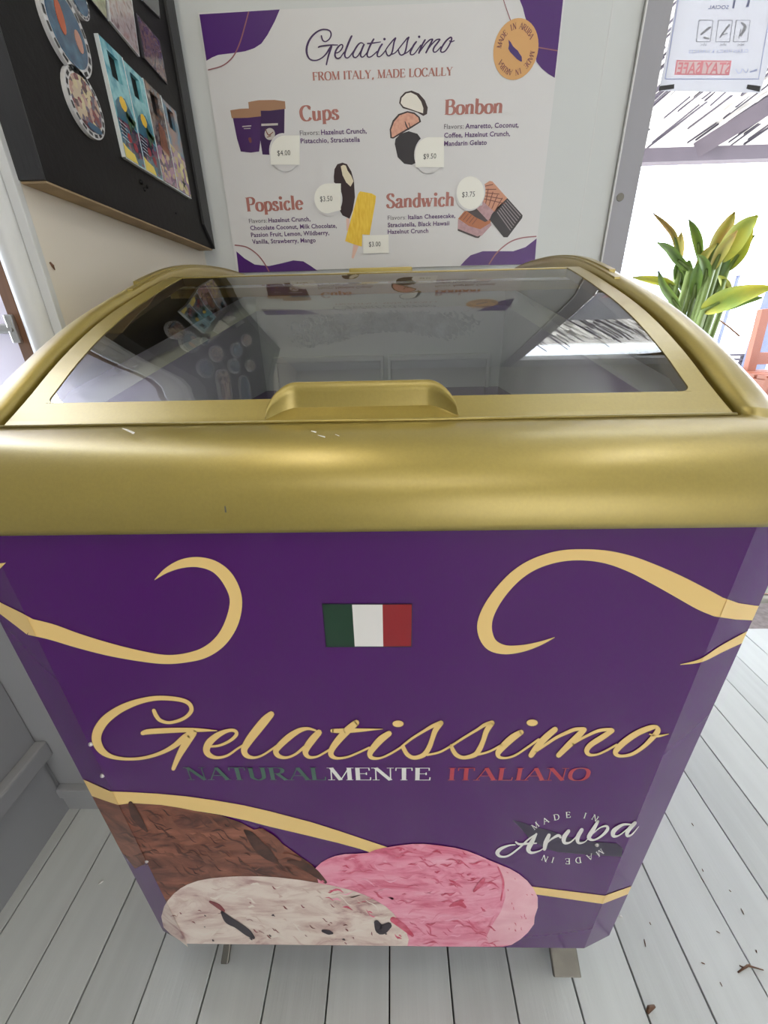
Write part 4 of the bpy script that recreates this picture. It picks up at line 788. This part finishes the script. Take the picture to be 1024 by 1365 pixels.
# price stickers
def sticker(price, c, rx, ry, sq, t_):
    e = empty('price_sticker', bp(c[0], c[1], 'y', YW-.005), ps)
    e['label'] = 'white price sticker reading '+price
    P = bp(c[0], c[1], 'y', YW-.0056); r = (bp(c[0]+rx, c[1], 'y', YW-.0056)-P).length
    if rx: disc('clear_disc', P, r, YW-.0056, M['poster'], e, 32, .0005)
    decal('paper', [sq], PM, .0022, M['sticker'], e)
    decal('price_text', fit_text(sans(price, False), *t_), PM, .0026, M['ink'], e)
def stick_poly(cx, cy_, rx, ry, corners, x1, y1, x0=None, y0=None):
    x0 = cx-rx if x0 is None else x0; y0 = cy_-ry if y0 is None else y0; out_ = []
    for q, (cx2, cy2) in enumerate(((x1, y1), (x0, y1), (x0, y0), (x1, y0))):   # BR, BL, TL, TR
        if q in corners: out_.append((cx2, cy2))
        else: out_ += [(cx+rx*math.cos(a), cy_+ry*math.sin(a)) for a in [math.pi/2*(q+k/7) for k in range(8)]]
    return out_
sticker('$4.00', (379, 203.5), 20, 24, stick_poly(379.5, 203.5, 19, 23, (0, 1, 3), 399.5, 219.5, 361), (370, 207.5, 387.3, 206.8, 7))
sticker('$9.50', (572.7, 205.8), 20.5, 24, stick_poly(572.7, 205.8, 19.2, 23, (0, 1, 3), 592, 223, 554), (564.5, 212, 581.5, 211.2, 7))
sticker('$3.50', (437, 264.5), 19.5, 22, stick_poly(437, 264.5, 18, 20, (0, 3), 454.5, 280), (427, 268.7, 443.4, 267.9, 7))
sticker('$3.75', (627.2, 257), 20, 23, stick_poly(627.2, 257, 18.4, 22, (), 645, 278), (616, 262.8, 633, 262, 7))
sticker('$3.00', (500, 326), 0.01, 0.01, [(484, 313.8), (518, 313), (518.5, 337), (484.5, 338)], (492, 328.8, 507.5, 328.4, 6.6))

# ================================================================== BLACK MAGNET BOARD
BX = -.450
bd = tag(empty('magnet_board', (-.468, .64, 1.11)), 'black wooden display board with charcoal frame on the beige side wall', 'board')
box('panel', (XA, .373, 1.1115), (BX, .915, 1.95), M['black'], bd, bev=.001)
box('bottom_edge', (XA+.001, .374, 1.1090), (BX-.001, .913, 1.1115), M['rawwood'], bd)
box('end_cap', (XA+.0005, .3705, 1.112), (BX, .373, 1.95), M['blackframe'], bd)
bm = bmesh.new(); v = [bm.verts.new(p_) for p_ in ((BX+.0005, .915, 1.112), (BX+.0005, .915, 1.95), (BX+.0005, .872, 1.95), (BX+.0005, .872, 1.155))]
w = [bm.verts.new(q.co+Vector((.005, 0, 0))) for q in v]; bm.faces.new(w); bm.faces.new(v[::-1])
for k in range(4): bm.faces.new((v[k], w[k], w[(k+1) % 4], v[(k+1) % 4]))
bmobj('frame_side', bm, M['blackframe'], bd)
bm = bmesh.new(); v = [bm.verts.new(p_) for p_ in ((BX+.0005, .373, 1.95), (BX+.0005, .915, 1.95), (BX+.0005, .872, 1.905), (BX+.0005, .373, 1.905))]
w = [bm.verts.new(q.co+Vector((.005, 0, 0))) for q in v]; bm.faces.new(w); bm.faces.new(v[::-1])
for k in range(4): bm.faces.new((v[k], w[k], w[(k+1) % 4], v[(k+1) % 4]))
bmobj('frame_top', bm, M['blackframe'], bd)
bm = bmesh.new()
for a, b, r in ((.622, 1.172, .004), (.640, 1.170, .003), (.628, 1.163, .003), (.74, 1.150, .002)): bm = bmesh.new(); bmesh.ops.create_uvsphere(bm, u_segments=8, v_segments=5, radius=r, matrix=Matrix.Translation((BX, a, b))); bmobj('paint_blister', bm, M['black'], bd)
def xdisc(bm, x0, x1, y, z, ry, rz, n=36):
    a = [bm.verts.new((x0, y+ry*math.cos(k*2*math.pi/n), z+rz*math.sin(k*2*math.pi/n))) for k in range(n)]; b = [bm.verts.new((x1, q.co.y, q.co.z)) for q in a]
    bm.faces.new(b)
    for k in range(n): bm.faces.new((a[k], a[(k+1) % n], b[(k+1) % n], b[k]))
def plate_magnet(y, z, r, art, rimm, label, shapes=()):
    e = tag(empty('plate_magnet', (BX, y, z)), label, 'magnet', 'round souvenir plate magnets on the black board')
    bm = bmesh.new(); xdisc(bm, BX+.0002, BX+.006, y, z, r, r); bmobj('plate', bm, rimm, e)
    bm = bmesh.new(); xdisc(bm, BX+.0055, BX+.0068, y, z, r*.80, r*.80); pl = bmobj('plate_picture', bm, art, e)
    bm = bmesh.new()
    for k in range(18):
        a = k*2*math.pi/18; cy_, cz_ = y+r*.9*math.cos(a), z+r*.9*math.sin(a); t = Vector((0, -math.sin(a), math.cos(a))); u = Vector((0, math.cos(a), math.sin(a)))
        q = [bm.verts.new(Vector((BX+.0064, cy_, cz_))+t*i*r*.10+u*j*r*.05) for i, j in ((-1, -1), (1, -1), (1, 1), (-1, 1))]; bm.faces.new(q)
    bmobj('rim_pattern', bm, M['blackframe'], e)
    for (dy, dz, ry, rz, mm) in shapes:
        bm = bmesh.new(); xdisc(bm, BX+.0066, BX+.0076, y+dy*r, z+dz*r, ry*r, rz*r, 14); bmobj('picture_detail', bm, mm, pl)
WR = mat('glazed_white_rim', (214, 214, 216), .15, coat=.6)
BLU = art_mat('blue_sea_art', [(24, 62, 96), (38, 88, 122), (30, 74, 108), (60, 116, 146)], 40, 1, False)
ORG = mat('orange_detail', (188, 96, 62), .3); BEI = mat('sand_detail', (186, 140, 124), .3)
STR = art_mat('striped_market_art', [(120, 62, 66), (196, 176, 150), (88, 50, 58), (176, 140, 128), (206, 190, 150), (96, 84, 100)], 150, 4)
c = (bp(49.5, 30, 'x', BX), bp(115, 70, 'x', BX))
plate_magnet(.496, 1.306, .046, BLU, WR, 'blue round plate magnet with an orange fish-like shape above the striped one', [(-.22, .18, .16, .38, ORG), (.45, -.05, .16, .26, BEI)])
plate_magnet(.4975, 1.231, .0385, STR, WR, 'round plate magnet with red and beige stripes, lowest on the board', [(.15, -.66, .42, .12, mat('blue_foot', (52, 92, 122), .3))])
plate_magnet(.545, 1.362, .022, BLU, WR, 'small pale plate magnet cut off by the top edge of the photo', [])
for k, (a, b, r) in enumerate(((.43, 1.42, .045), (.53, 1.45, .042), (.63, 1.56, .045), (.43, 1.53, .046), (.53, 1.58, .046), (.74, 1.60, .045), (.47, 1.68, .046), (.60, 1.70, .045))):
    plate_magnet(a, b, r, [BLU, STR][k % 2], WR, ['blue', 'red-striped'][k % 2]+' plate magnet '+['just above the blue fish plate', 'above the small pale plate', 'above the town photo magnet', 'second above the blue fish plate', 'second above the small pale plate', 'high by the corner frame', 'highest near the board end', 'highest near the board middle'][k]+', mirrored in the glass')
def flatmag(name, L, art, label, group, th=.004, edge=None):
    P = [bp(a, b, 'x', BX+th) for a, b in L]
    e = tag(empty(name, (BX, P[0].y, P[0].z)), label, 'magnet', group)
    vs = [(BX+.0002, p_.y, p_.z) for p_ in P]+[(BX+th, p_.y, p_.z) for p_ in P]; n = len(P)
    mesh('backing', vs, [tuple(range(n, 2*n))]+[(k, (k+1) % n, (k+1) % n+n, k+n) for k in range(n)], edge or WR, e)
    c0 = sum((Vector(p_) for p_ in P), Vector())/n
    mesh('picture', [(BX+th+.0003, c0.y+(p_.y-c0.y)*.93, c0.z+(p_.z-c0.z)*.95) for p_ in P], [tuple(range(n))], art, e)
    return e
PH = [art_mat('photo_art_pale', [(80, 84, 60), (150, 150, 120), (190, 188, 160)], 60, 2, False), art_mat('photo_art_town', [(50, 60, 110), (150, 100, 96), (190, 180, 176), (96, 60, 70)], 70, 3, False), art_mat('photo_art_night', [(30, 32, 60), (72, 66, 100), (120, 96, 90), (48, 44, 84)], 80, 5, False), art_mat('photo_art_dark', [(24, 24, 28), (60, 60, 66)], 40, 6, False)]
DK = mat('dark_magnet_edge', (60, 60, 66), .4)
flatmag('photo_magnet', [(100, -30), (140, -18), (143.5, 27), (117, -6)], PH[0], 'pale green photo magnet at the top edge, left of the town picture', 'photo magnets', edge=DK)
flatmag('photo_magnet', [(142, -10), (176, 0), (186.5, 76), (147, 28)], PH[1], 'photo magnet with a reddish town scene and blue lower band', 'photo magnets')
flatmag('photo_magnet', [(181.5, 17), (213, 54), (223.5, 113), (192, 77)], PH[2], 'dark blue night photo magnet right of the town picture', 'photo magnets', edge=DK)
flatmag('photo_magnet', [(184, -24), (211, -8), (214, 25), (190, 1)], PH[3], 'nearly black photo magnet at the top edge by the frame', 'photo magnets', edge=DK)
# four bottle-opener magnets in a row
TURQ = art_mat('turquoise_stripes', [(96, 176, 190), (140, 204, 212), (70, 150, 170)], 55, 1, False)
oy0, oy1, oz0, oz1 = .5755, .8215, 1.1925, 1.3395
NM = ['turquoise opener magnet with yellow flower, nearest in the row of four', 'turquoise opener magnet with yellow flower, second of the row', 'brown and grey opener magnet, third of the row', 'blue opener magnet with beach and dark starfish, farthest of the row']
OPC = [TURQ, TURQ, art_mat('brown_village', [(96, 92, 84), (150, 110, 88), (72, 70, 74), (160, 150, 140)], 60, 8, False), art_mat('blue_beach', [(40, 110, 150), (60, 130, 160), (150, 120, 110)], 40, 9, False)]
FL = mat('yellow_flower', (236, 196, 56), .3); PALM = mat('palm_green', (40, 84, 48), .4); REDF = mat('red_flower', (150, 34, 48), .3); YEL = mat('yellow_corner', (232, 208, 92), .3); NAVY = art_mat('navy_scribble', [(24, 44, 70), (70, 110, 130), (40, 34, 60), (120, 70, 90)], 110, 2); SANDY = art_mat('sandy_scribble', [(212, 196, 140), (176, 150, 150), (130, 96, 130), (190, 170, 120)], 90, 5); MAUV = art_mat('mauve_scribble', [(120, 80, 110), (170, 130, 150), (90, 70, 90), (190, 160, 130)], 110, 6); WHT = mat('white_scribble', (220, 226, 228), .3); BLK = M['black']
def ypoly(name, L, x, m_, parent):  # L of (y, z)
    return mesh(name, [(x, a, b) for a, b in L], [tuple(range(len(L)))], m_, parent)
for k in range(4):
    a = oy0+(oy1-oy0)*k/4; b = oy0+(oy1-oy0)*(k+1)/4-.001; w_ = b-a; h = oz1-oz0; dz = -.004*k*.0
    e = tag(empty('opener_magnet', (BX, (a+b)/2, oz0)), NM[k], 'magnet', 'bottle opener magnets')
    # plate with a real cut-out near the top
    hx0, hx1, hz0, hz1 = a+w_*.27, a+w_*.73, oz0+h*.72, oz0+h*.93; X0, X1 = BX+.0002, BX+.0062
    bm = bmesh.new()
    for (p0, q0, p1, q1) in ((a, oz0, b, hz0), (a, hz0, hx0, hz1), (hx1, hz0, b, hz1), (a, hz1, b, oz1-.002*(k % 2))): boxbm(bm, (X0, p0, q0), (X1, p1, q1))
    bmobj('plate', bm, OPC[k], e)
    x2 = X1+.0003
    bm = bmesh.new()
    for (p0, q0, p1, q1) in ((a, oz0, a+.001, oz1), (a, oz0, b, oz0+.001)): boxbm(bm, (X0, p0-.0003, q0-.0003), (x2, p1, q1))
    bmobj('white_edge', bm, WHT, e)
    zz = lambda t: oz0+h*t; yy = lambda t: a+w_*t
    if k < 2:
        ypoly('picture_detail', [(yy(.04), zz(.02)), (yy(.98), zz(.02)), (yy(.98), zz(.34)), (yy(.5), zz(.38)), (yy(.04), zz(.36))], x2, NAVY, e)
        ypoly('picture_detail', [(yy(.12), zz(.5)), (yy(.3), zz(.56)), (yy(.66), zz(.60)), (yy(.9), zz(.48)), (yy(.94), zz(.36)), (yy(.06), zz(.36))], x2+.0001, art_mat('deep_teal', [(30, 80, 104), (52, 112, 134)], 60, 3, False), e)
        ypoly('flower', [(yy(.5+.17*math.cos(t)), zz(.53+.065*math.sin(t))) for t in [j*.7854 for j in range(8)]], x2+.0003, FL, e)
        for (u, v, uu, vv) in ((.62, .50, .85, .40), (.6, .48, .66, .34), (.66, .46, .96, .44)):
            ypoly('palm_leaf', [(yy(u), zz(v)), (yy(uu)+.002, zz(vv)), (yy(uu)-.004, zz(vv)-.008), (yy(u)-.006, zz(v)-.008)], x2+.0004, PALM, e)
        for (u, v) in ((.45, .23), (.68, .17)):
            ypoly('red_flower', [(yy(u+.11*math.cos(t)), zz(v+.045*math.sin(t))) for t in [j*.7854 for j in range(8)]], x2+.0004, REDF, e)
        for j in range(5): ypoly('white_line', [(yy(.08), zz(.34-j*.035)), (yy(.42), zz(.325-j*.035)), (yy(.42), zz(.321-j*.035)), (yy(.08), zz(.334-j*.035))], x2+.0002, WHT, e)
        ypoly('yellow_corner', [(yy(.02), zz(.01)), (yy(.62), zz(.01)), (yy(.52), zz(.09)), (yy(.2), zz(.11)), (yy(.02), zz(.14))], x2+.0005, YEL, e)
    elif k == 2:
        ypoly('picture_detail', [(yy(.04), zz(.02)), (yy(.98), zz(.02)), (yy(.98), zz(.40)), (yy(.04), zz(.40))], x2, MAUV, e)
        ypoly('picture_detail', [(yy(.3), zz(.40)), (yy(.85), zz(.34)), (yy(.8), zz(.62)), (yy(.45), zz(.66))], x2+.0002, mat('brown_figure', (142, 84, 60), .4, var=.4, vscale=80), e)
    else:
        ypoly('picture_detail', [(yy(.02), zz(.02)), (yy(.98), zz(.02)), (yy(.98), zz(.46)), (yy(.02), zz(.52))], x2, SANDY, e)
        st = []
        for j in range(10):
            t = j*math.pi/5+.3; r = .16 if j % 2 == 0 else .05; st.append((yy(.55)+r*w_*math.cos(t)*1.3, zz(.13)+r*w_*math.sin(t)*1.3))
        ypoly('starfish', st, x2+.0003, BLK, e)

# ================================================================== SIGN ON THE WINDOW (seen from behind, so mirrored)
SY = YW+.0185
sg = tag(empty('window_sign', (.7, SY, 1.39)), 'white paper notice taped to the glass, its print showing reversed', 'sign')
SM = plane_map('y', SY, -1)
def sgd(nm, pols, mm, off=.0008, parent=None, concave=False): return decal(nm, pols, SM, off, M[mm], parent or sg, None, concave)
p0 = bp(878.5, 121, 'y', SY); p1 = bp(1014, 124, 'y', SY)
mesh('paper', [(p0.x, SY, p0.z), (p1.x, SY, p1.z), (p1.x+.003, SY, 1.70), (p0.x, SY, 1.70)], [(0, 1, 2, 3)], M['paper'], sg)
zs = lambda L: za(L, 3.592, 740, 0)
fr = ribbon([q+(1.2,) for q in zs([(600, -60), (590, 0), (527, 378)])], smooth=False, round_=False)+ribbon([q+(1.2,) for q in zs([(527, 378), (975, 378)])], smooth=False, round_=False)+ribbon([q+(1.0,) for q in zs([(975, 378), (1040, 0)])], smooth=False, round_=False)
sgd('border_line', fr, 'signblue')
sgd('red_panel', [zs([(582, 288), (846, 290), (834, 360), (572, 358)])], 'signred')
sgd('red_panel_inner', [zs([(588, 294), (700, 295), (690, 353), (579, 352)]), zs([(712, 295), (838, 296), (828, 354), (702, 353)])], 'signpale', .0010)
def mirrored(wp, xl, yl, xr, yr, h): return [[p_ for p_ in q[::-1]] for q in fit_text(wp, xr, yr, xl, yl, h)]
sgd('reversed_lettering', mirrored(sans('STAY SAFE', True), 902, 98.2, 972, 98.4, 15), 'signred', .0012)
sgd('reversed_lettering', mirrored(sans('CLEAN HANDS & SURFACES', False), 918, 71, 997, 70, 4.5), 'signblue', .0010)
sgd('reversed_lettering', mirrored(sans('SOCIAL', True), 944, 12, 971, 12, 5), 'signdark', .0010)
sgd('reversed_lettering', [zs([(855, 0), (866, 0), (858, 40), (848, 40)]), zs([(925, -5), (936, -5), (928, 34), (915, 34)]), zs([(845, -14), (935, -14), (935, -4), (845, -4)])], 'signdark', .0010)
bxs = []
for (a, b) in ((690, 757), (783, 850), (868, 935)):
    for s in ([(a, 97), (b, 97)], [(b, 97), (b-14, 200)], [(b-14, 200), (a-14, 200)], [(a-14, 200), (a, 97)]): bxs += ribbon([q+(1.,) for q in zs(s)], smooth=False, round_=False)
    sgd('reversed_lettering', mirrored(sans('abc', False), 740+(a+5)/3.592, 61, 740+(b-30)/3.592, 61, 4), 'signgrey', .0010)
sgd('drawing_frame', bxs, 'signgrey')
dw = []
for L in ([(700, 165, 8), (730, 140, 12), (745, 130, 6)], [(715, 180, 10), (735, 185, 8)], [(790, 180, 6), (810, 150, 8), (835, 120, 10)], [(805, 165, 6), (825, 160, 5)], [(895, 110, 10), (910, 130, 16), (890, 170, 10)], [(890, 140, 4), (880, 185, 4)]): dw += ribbon(Z(L, 3.592, 740, 0))
sgd('hand_drawing', dw, 'signgrey')
sgd('small_logo', ribbon(Z([(865, 330, 3), (878, 350, 3), (890, 345, 3), (895, 330, 3)], 3.592, 740, 0))+ribbon(Z([(900, 330, 3), (915, 348, 3), (925, 330, 3)], 3.592, 740, 0))+ribbon(Z([(935, 345, 6), (965, 335, 9)], 3.592, 740, 0)), 'signblue')
sgd('tape', [zs([(500, 412), (572, 403), (570, 425), (497, 435)])], 'tape', .0016); sgd('tape', [zs([(922, 404), (985, 412), (980, 440), (916, 425)])], 'tape', .0016)

# ================================================================== OUTSIDE
tag(box('ground', (-8, .96, -.16), (14, 30, -.10), M['sand']), 'pale sandy ground outside', kind='structure').name = 'ground'
dk = tag(empty('outdoor_step', (1.2, 1.0, -.1)), 'weathered grey boards laid just outside the threshold', 'step')
for k in range(5): box('step_board', (.6, .934+.06*k, -.10), (2.6, .934+.06*k+.055, -.012), M['deck'], dk, bev=.003)
# palapa with thatched roof
pa = tag(empty('palapa', (2.6, 4.0, -.1)), 'thatched sunshade roof on dark timber beams beyond the window', 'shelter')
box('eave_beam', (-.6, 3.95, 2.075), (6, 4.05, 2.165), M['beam'], pa)
def roofz(y): return 2.19+(4.05-y)*.50
beamquad('rafter', (2.48, 3.98, 2.15), (3.9, 2.3, 2.97), .11, .07, M['beam'], pa); beamquad('rafter', (.3, 3.98, 2.15), (1.0, 1.8, 3.2), .11, .07, M['beam'], pa)
mesh('roof_cover', [(-.8, 4.2, roofz(4.2)+.07), (6.4, 4.2, roofz(4.2)+.07), (6.4, 1.9, roofz(1.9)+.07), (-.8, 1.9, roofz(1.9)+.07), (-.8, 4.2, roofz(4.2)+.12), (6.4, 4.2, roofz(4.2)+.12), (6.4, 1.9, roofz(1.9)+.12), (-.8, 1.9, roofz(1.9)+.12)], [(0, 1, 2, 3), (7, 6, 5, 4), (0, 4, 5, 1), (1, 5, 6, 2), (2, 6, 7, 3), (3, 7, 4, 0)], M['thatch'], pa)
random.seed(11)
for nm, mm, cnt, wd in (('thatch_straw', 'thatchdark', 1500, .014), ('thatch_straw', 'thatch', 700, .03)):
    vs = []; fs = []
    for k in range(cnt):
        y = random.uniform(2.1, 4.1); X = random.uniform(-.4, 6); l = random.uniform(.12, .45); dx = .52*l; dy = -l*.85; zz0 = roofz(y)+.055-random.random()*.035; w_ = wd*random.uniform(.5, 1.3)
        n = len(vs); z1 = roofz(y+dy)+.05-random.random()*.03
        vs += [(X, y, zz0), (X+w_, y, zz0-.003), (X+w_+dx, y+dy, z1), (X+dx, y+dy, z1+.003), (X+w_/2, y, zz0+.01), (X+w_/2+dx, y+dy, z1+.01)]
        fs += [(n, n+1, n+2, n+3), (n+1, n+4, n+5, n+2), (n+4, n, n+3, n+5)]
    o = mesh(nm, vs, fs, M[mm], pa); o['kind'] = 'stuff'
for X in (-.4, 5.8): box('post', (X-.06, 3.94, -.1), (X+.06, 4.06, 2.1), M['beam'], pa)
# tall leafy plant
PY = 1.75
pt = tag(empty('ginger_plant', (1.15, PY, -.1)), 'tall broad-leaved plant with yellow-green leaves outside the window', 'plant')
zp = lambda a, b, d: bp(820+a/4.015, 200+b/4.015, 'y', PY+d)
LV = [([(350, 620), (320, 470), (270, 400), (200, 335)], 30, 'leafo', 0), ([(400, 640), (340, 590), (290, 530), (225, 495)], 46, 'leaf', -.05), ([(455, 590), (445, 500), (425, 430), (395, 372)], 46, 'leaf', .05), ([(345, 600), (345, 540), (350, 490), (355, 440)], 40, 'leafo', .1),
 ([(500, 610), (550, 500), (600, 410), (642, 330)], 64, 'leafo', 0), ([(560, 590), (620, 510), (690, 420), (765, 350)], 88, 'leafy', -.06), ([(560, 670), (620, 600), (680, 520), (748, 455)], 48, 'leaf', .06), ([(470, 860), (560, 815), (680, 770), (850, 730)], 86, 'leafy', -.1), ([(350, 790), (290, 720), (200, 695), (95, 682)], 40, 'leafy', .03), ([(345, 860), (310, 800), (260, 730), (232, 648)], 42, 'leaf', -.04), ([(590, 790), (600, 740), (580, 700), (550, 672)], 44, 'leafy', .08), ([(430, 640), (470, 580), (500, 540), (545, 505)], 34, 'leafo', -.03), ([(480, 860), (600, 830), (700, 800), (790, 790)], 46, 'leaf', -.05), ([(400, 760), (380, 690), (385, 640), (400, 590)], 70, 'leaf', .09), ([(500, 780), (520, 700), (510, 640), (500, 600)], 60, 'leaf', .09), ([(420, 800), (430, 720), (440, 660), (455, 600)], 52, 'leaf', -.02), ([(540, 700), (560, 640), (590, 590), (625, 545)], 54, 'leaf', .04), ([(520, 640), (560, 560), (600, 500), (655, 430)], 50, 'leafo', -.08), ([(370, 760), (350, 700), (335, 650), (330, 600)], 44, 'leaf', .06), ([(600, 640), (660, 560), (700, 480), (740, 400)], 60, 'leafy', .02), ([(480, 700), (490, 640), (470, 590), (440, 560)], 44, 'leaf', -.06)]
for L, w_, mm, d in LV:
    w_ *= 1.3; C = catmull([(a, b, 0) for a, b in L], 5); vs = []; n = len(C)
    for i, (a, b, _) in enumerate(C):
        t = i/(n-1); q = math.sin(math.pi*min(1, .08+t*.95))**.7 if t < .96 else .15
        pa_ = C[max(i-1, 0)]; pb_ = C[min(i+1, n-1)]; dx, dy = pb_[0]-pa_[0], pb_[1]-pa_[1]; l = math.hypot(dx, dy)
        hw = w_*.5*q; dd = d-.10*t
        vs += [zp(a-dy/l*hw, b+dx/l*hw, dd-.02*q), zp(a, b, dd+.012), zp(a+dy/l*hw, b-dx/l*hw, dd-.02*q)]
    fs = []
    for i in range(n-1):
        for j in range(2): fs.append((i*3+j, i*3+j+1, i*3+j+4, i*3+j+3))
    mesh('leaf', vs, fs, M[mm], pt, True)
    a, b = L[0]; P0 = zp(a, b, d); P1 = Vector((1.20+(P0.x-1.15)*.25, PY+d*.5, -.1)); bm = bmesh.new()
    tube(bm, [P1, P1*.5+P0*.5+Vector(((P0.x-1.15)*.15, 0, 0)), P0, zp(*L[1], d-.03)], [.020, .016, .012, .005], 8); bmobj('stem', bm, M['stem'], pt, True)
# blue-grey post
tag(box('porch_post', (2.33, 2.55, -.1), (2.42, 2.64, 2.6), M['bluepost']), 'blue-grey vertical post behind the orange wooden chair', 'post').name = 'porch_post'
# orange wooden chair
CY = 1.9
och = tag(empty('wooden_chair', bp(1010, 560, 'y', CY)), 'orange-stained wooden chair with slatted back at the right edge', 'chair')
def cq(x_, y_, d=0): return bp(x_, y_, 'y', CY+d)
A, B = cq(1019, 412), cq(997, 500); dr_ = (B-A); foot = A+dr_*((A.z+.1)/(A.z-B.z))
beamquad('back_leg', foot, A, .040, .03, M['orange'], och); off_ = Vector((.42, .02, 0)); beamquad('back_leg', foot+off_, A+off_, .040, .03, M['orange'], och)
Z1 = cq(1001, 478); beamquad('back_rail', Z1, Z1+off_, .055, .022, M['orange'], och)
Z2 = cq(1018, 420); beamquad('back_rail', Z2, Z2+off_, .05, .022, M['orange'], och)
C1 = cq(1019, 530, -.25); f2 = Vector((C1.x-.03, C1.y, -.1)); beamquad('front_leg', f2, cq(1030, 505, -.25), .04, .03, M['orange'], och); beamquad('front_leg', f2+off_, cq(1030, 505, -.25)+off_, .04, .03, M['orange'], och)
Z3 = cq(1030, 505, -.25); fl_ = cq(998, 500)
for k in range(4):
    y_ = CY-.22+.07*k; box('seat_slat', (Z3.x, y_, Z3.z-.01), (Z3.x+.46, y_+.055, Z3.z+.008), M['orange'], och, bev=.003)
box('seat_rail', (Z3.x-.005, CY-.26, Z3.z-.05), (Z3.x+.02, CY+.02, Z3.z-.01), M['orange'], och)
# bush
random.seed(5); bc_ = bp(985, 470, 'y', 2.25)
bu = tag(empty('bush', (bc_.x, 2.25, -.1)), 'low pale green bush behind the orange chair', 'bush'); vs = []; fs = []
for k in range(1500):
    a = random.uniform(0, 2*math.pi); r = random.random()**.5; x_ = bc_.x+.12+.42*r*math.cos(a); y_ = 2.3+.22*r*math.sin(a); zt = .62*math.sqrt(max(0, 1-r*r*.8)); z_ = -.1+zt*random.random()**.5*1.12
    u = Vector((random.uniform(-1, 1), random.uniform(-1, 1), random.uniform(-.6, 1))).normalized(); v_ = u.cross(Vector((random.uniform(-1, 1), 1, .3))).normalized(); P = Vector((x_, y_, z_)); n = len(vs)
    vs += [P-u*.022, P+v_*.010, P+u*.022, P-v_*.010]; fs.append((n, n+1, n+2, n+3))
o = mesh('foliage', vs, fs, M['bush'], bu); o['kind'] = 'stuff'
bm = bmesh.new()
for k in range(6): tube(bm, [(bc_.x+.12, 2.3, -.1), (bc_.x+.12+random.uniform(-.25, .25), 2.3+random.uniform(-.12, .12), .35)], [.012, .004], 6)
bmobj('twigs', bm, M['brown'], bu)
# lilac sunshade canopy low behind the plant
q = bp(845, 362, 'y', 5.2)
lc = tag(empty('garden_canopy', (q.x+.6, 5.4, -.1)), 'pale lilac low canopy behind the tall plant', 'canopy')
k0, k1, k2 = bp(828, 366, 'y', 5.2), bp(886, 355, 'y', 5.2), bp(912, 356, 'y', 5.2)
zt_ = k1.z; mesh('canopy_cloth', [(k0.x, 5.2, k0.z-.04), (k2.x+.7, 5.2, k0.z-.04), (k2.x+.7, 6.4, k0.z-.04), (k0.x, 6.4, k0.z-.04), (k1.x, 5.5, zt_), (k2.x+.1, 5.5, zt_)], [(0, 1, 5, 4), (1, 2, 5), (2, 3, 4, 5), (3, 0, 4), (0, 3, 2, 1)], M['lilac'], lc)
for X, Y in ((k0.x+.03, 5.23), (k2.x+.67, 5.23), (k0.x+.03, 6.37), (k2.x+.67, 6.37)):
    bm = bmesh.new(); tube(bm, [(X, Y, -.1), (X, Y, k0.z-.03)], .02, 8); bmobj('canopy_pole', bm, M['bluepost'], lc)
# dark slatted bench low beyond the freezer edge
q = bp(972, 473, 'y', 2.9)
bn = tag(empty('slatted_bench', (q.x, 2.95, -.1)), 'low dark slatted bench glimpsed beside the blue-grey post', 'bench')
for k, yy_ in enumerate((473, 479, 484)):
    q = bp(972, yy_, 'y', 2.9); box('bench_slat', (q.x-.35, 2.88, q.z-.008), (q.x+.12, 2.91, q.z+.006), M['thatchdark'], bn)
for X in (q.x-.33, q.x+.08): box('bench_leg', (X, 2.86, -.1), (X+.035, 2.92, bp(972, 473, 'y', 2.9).z), M['thatchdark'], bn)
# dark twig shapes
bm = bmesh.new(); P = [bp(957, 425, 'y', 1.9), bp(972, 436, 'y', 1.9), bp(986, 448, 'y', 1.9), bp(1003, 470, 'y', 1.95)]; tube(bm, [P[0], P[1], P[2]], .004, 6); bmobj('bare_twig', bm, M['brown'], pt)

# ================================================================== LITTER ON THE FLOOR
def litter(name, pts, r, mm, label, cat, group=None):
    P = [bp(a, b, 'z', r*.9) for a, b in pts]; bm = bmesh.new(); tube(bm, P, [r*.6]+[r]*(len(P)-2)+[r*.5], 6); return tag(bmobj(name, bm, M[mm], None, True), label, cat, group)
litter('dry_leaf_bit', [(863, 1350), (866, 1344), (873, 1341)], .0035, 'brown', 'largest curled brown leaf bit near the bottom right', 'litter')
litter('dry_twig', [(984, 1296), (997, 1287), (1018, 1293)], .0016, 'brown', 'thin forked brown twig near the right edge', 'litter')
litter('dry_twig', [(986, 1287), (992, 1290), (1000, 1285)], .0013, 'brown', 'tiny twig lying across the forked one', 'litter')
G2 = 'dark wood splinters scattered on the right planks'
for a in (((859, 1252), (861, 1262)), ((988, 1211), (992, 1219)), ((934, 1169), (939, 1176)), ((960, 1309), (963, 1315)), ((936, 1158), (938, 1162)), ((1008, 1266), (1009, 1270)), ((972, 1186), (975, 1189)), ((866, 1229), (868, 1233)), ((922, 1097), (925, 1101)), ((955, 1241), (960, 1244)), ((935, 1283), (940, 1285))):
    litter('wood_splinter', [a[0], ((a[0][0]+a[1][0])/2, (a[0][1]+a[1][1])/2), a[1]], .0009, 'brown', 'small dark splinter on the pale planks to the right', 'litter', G2)
litter('white_chip', [(131, 1178), (135, 1176), (138, 1174)], .0018, 'white', 'white paint chip on the left planks', 'litter')
litter('white_chip', [(826, 1222), (828, 1221), (830, 1223)], .0018, 'white', 'white fleck beside the freezer corner on the right', 'litter')
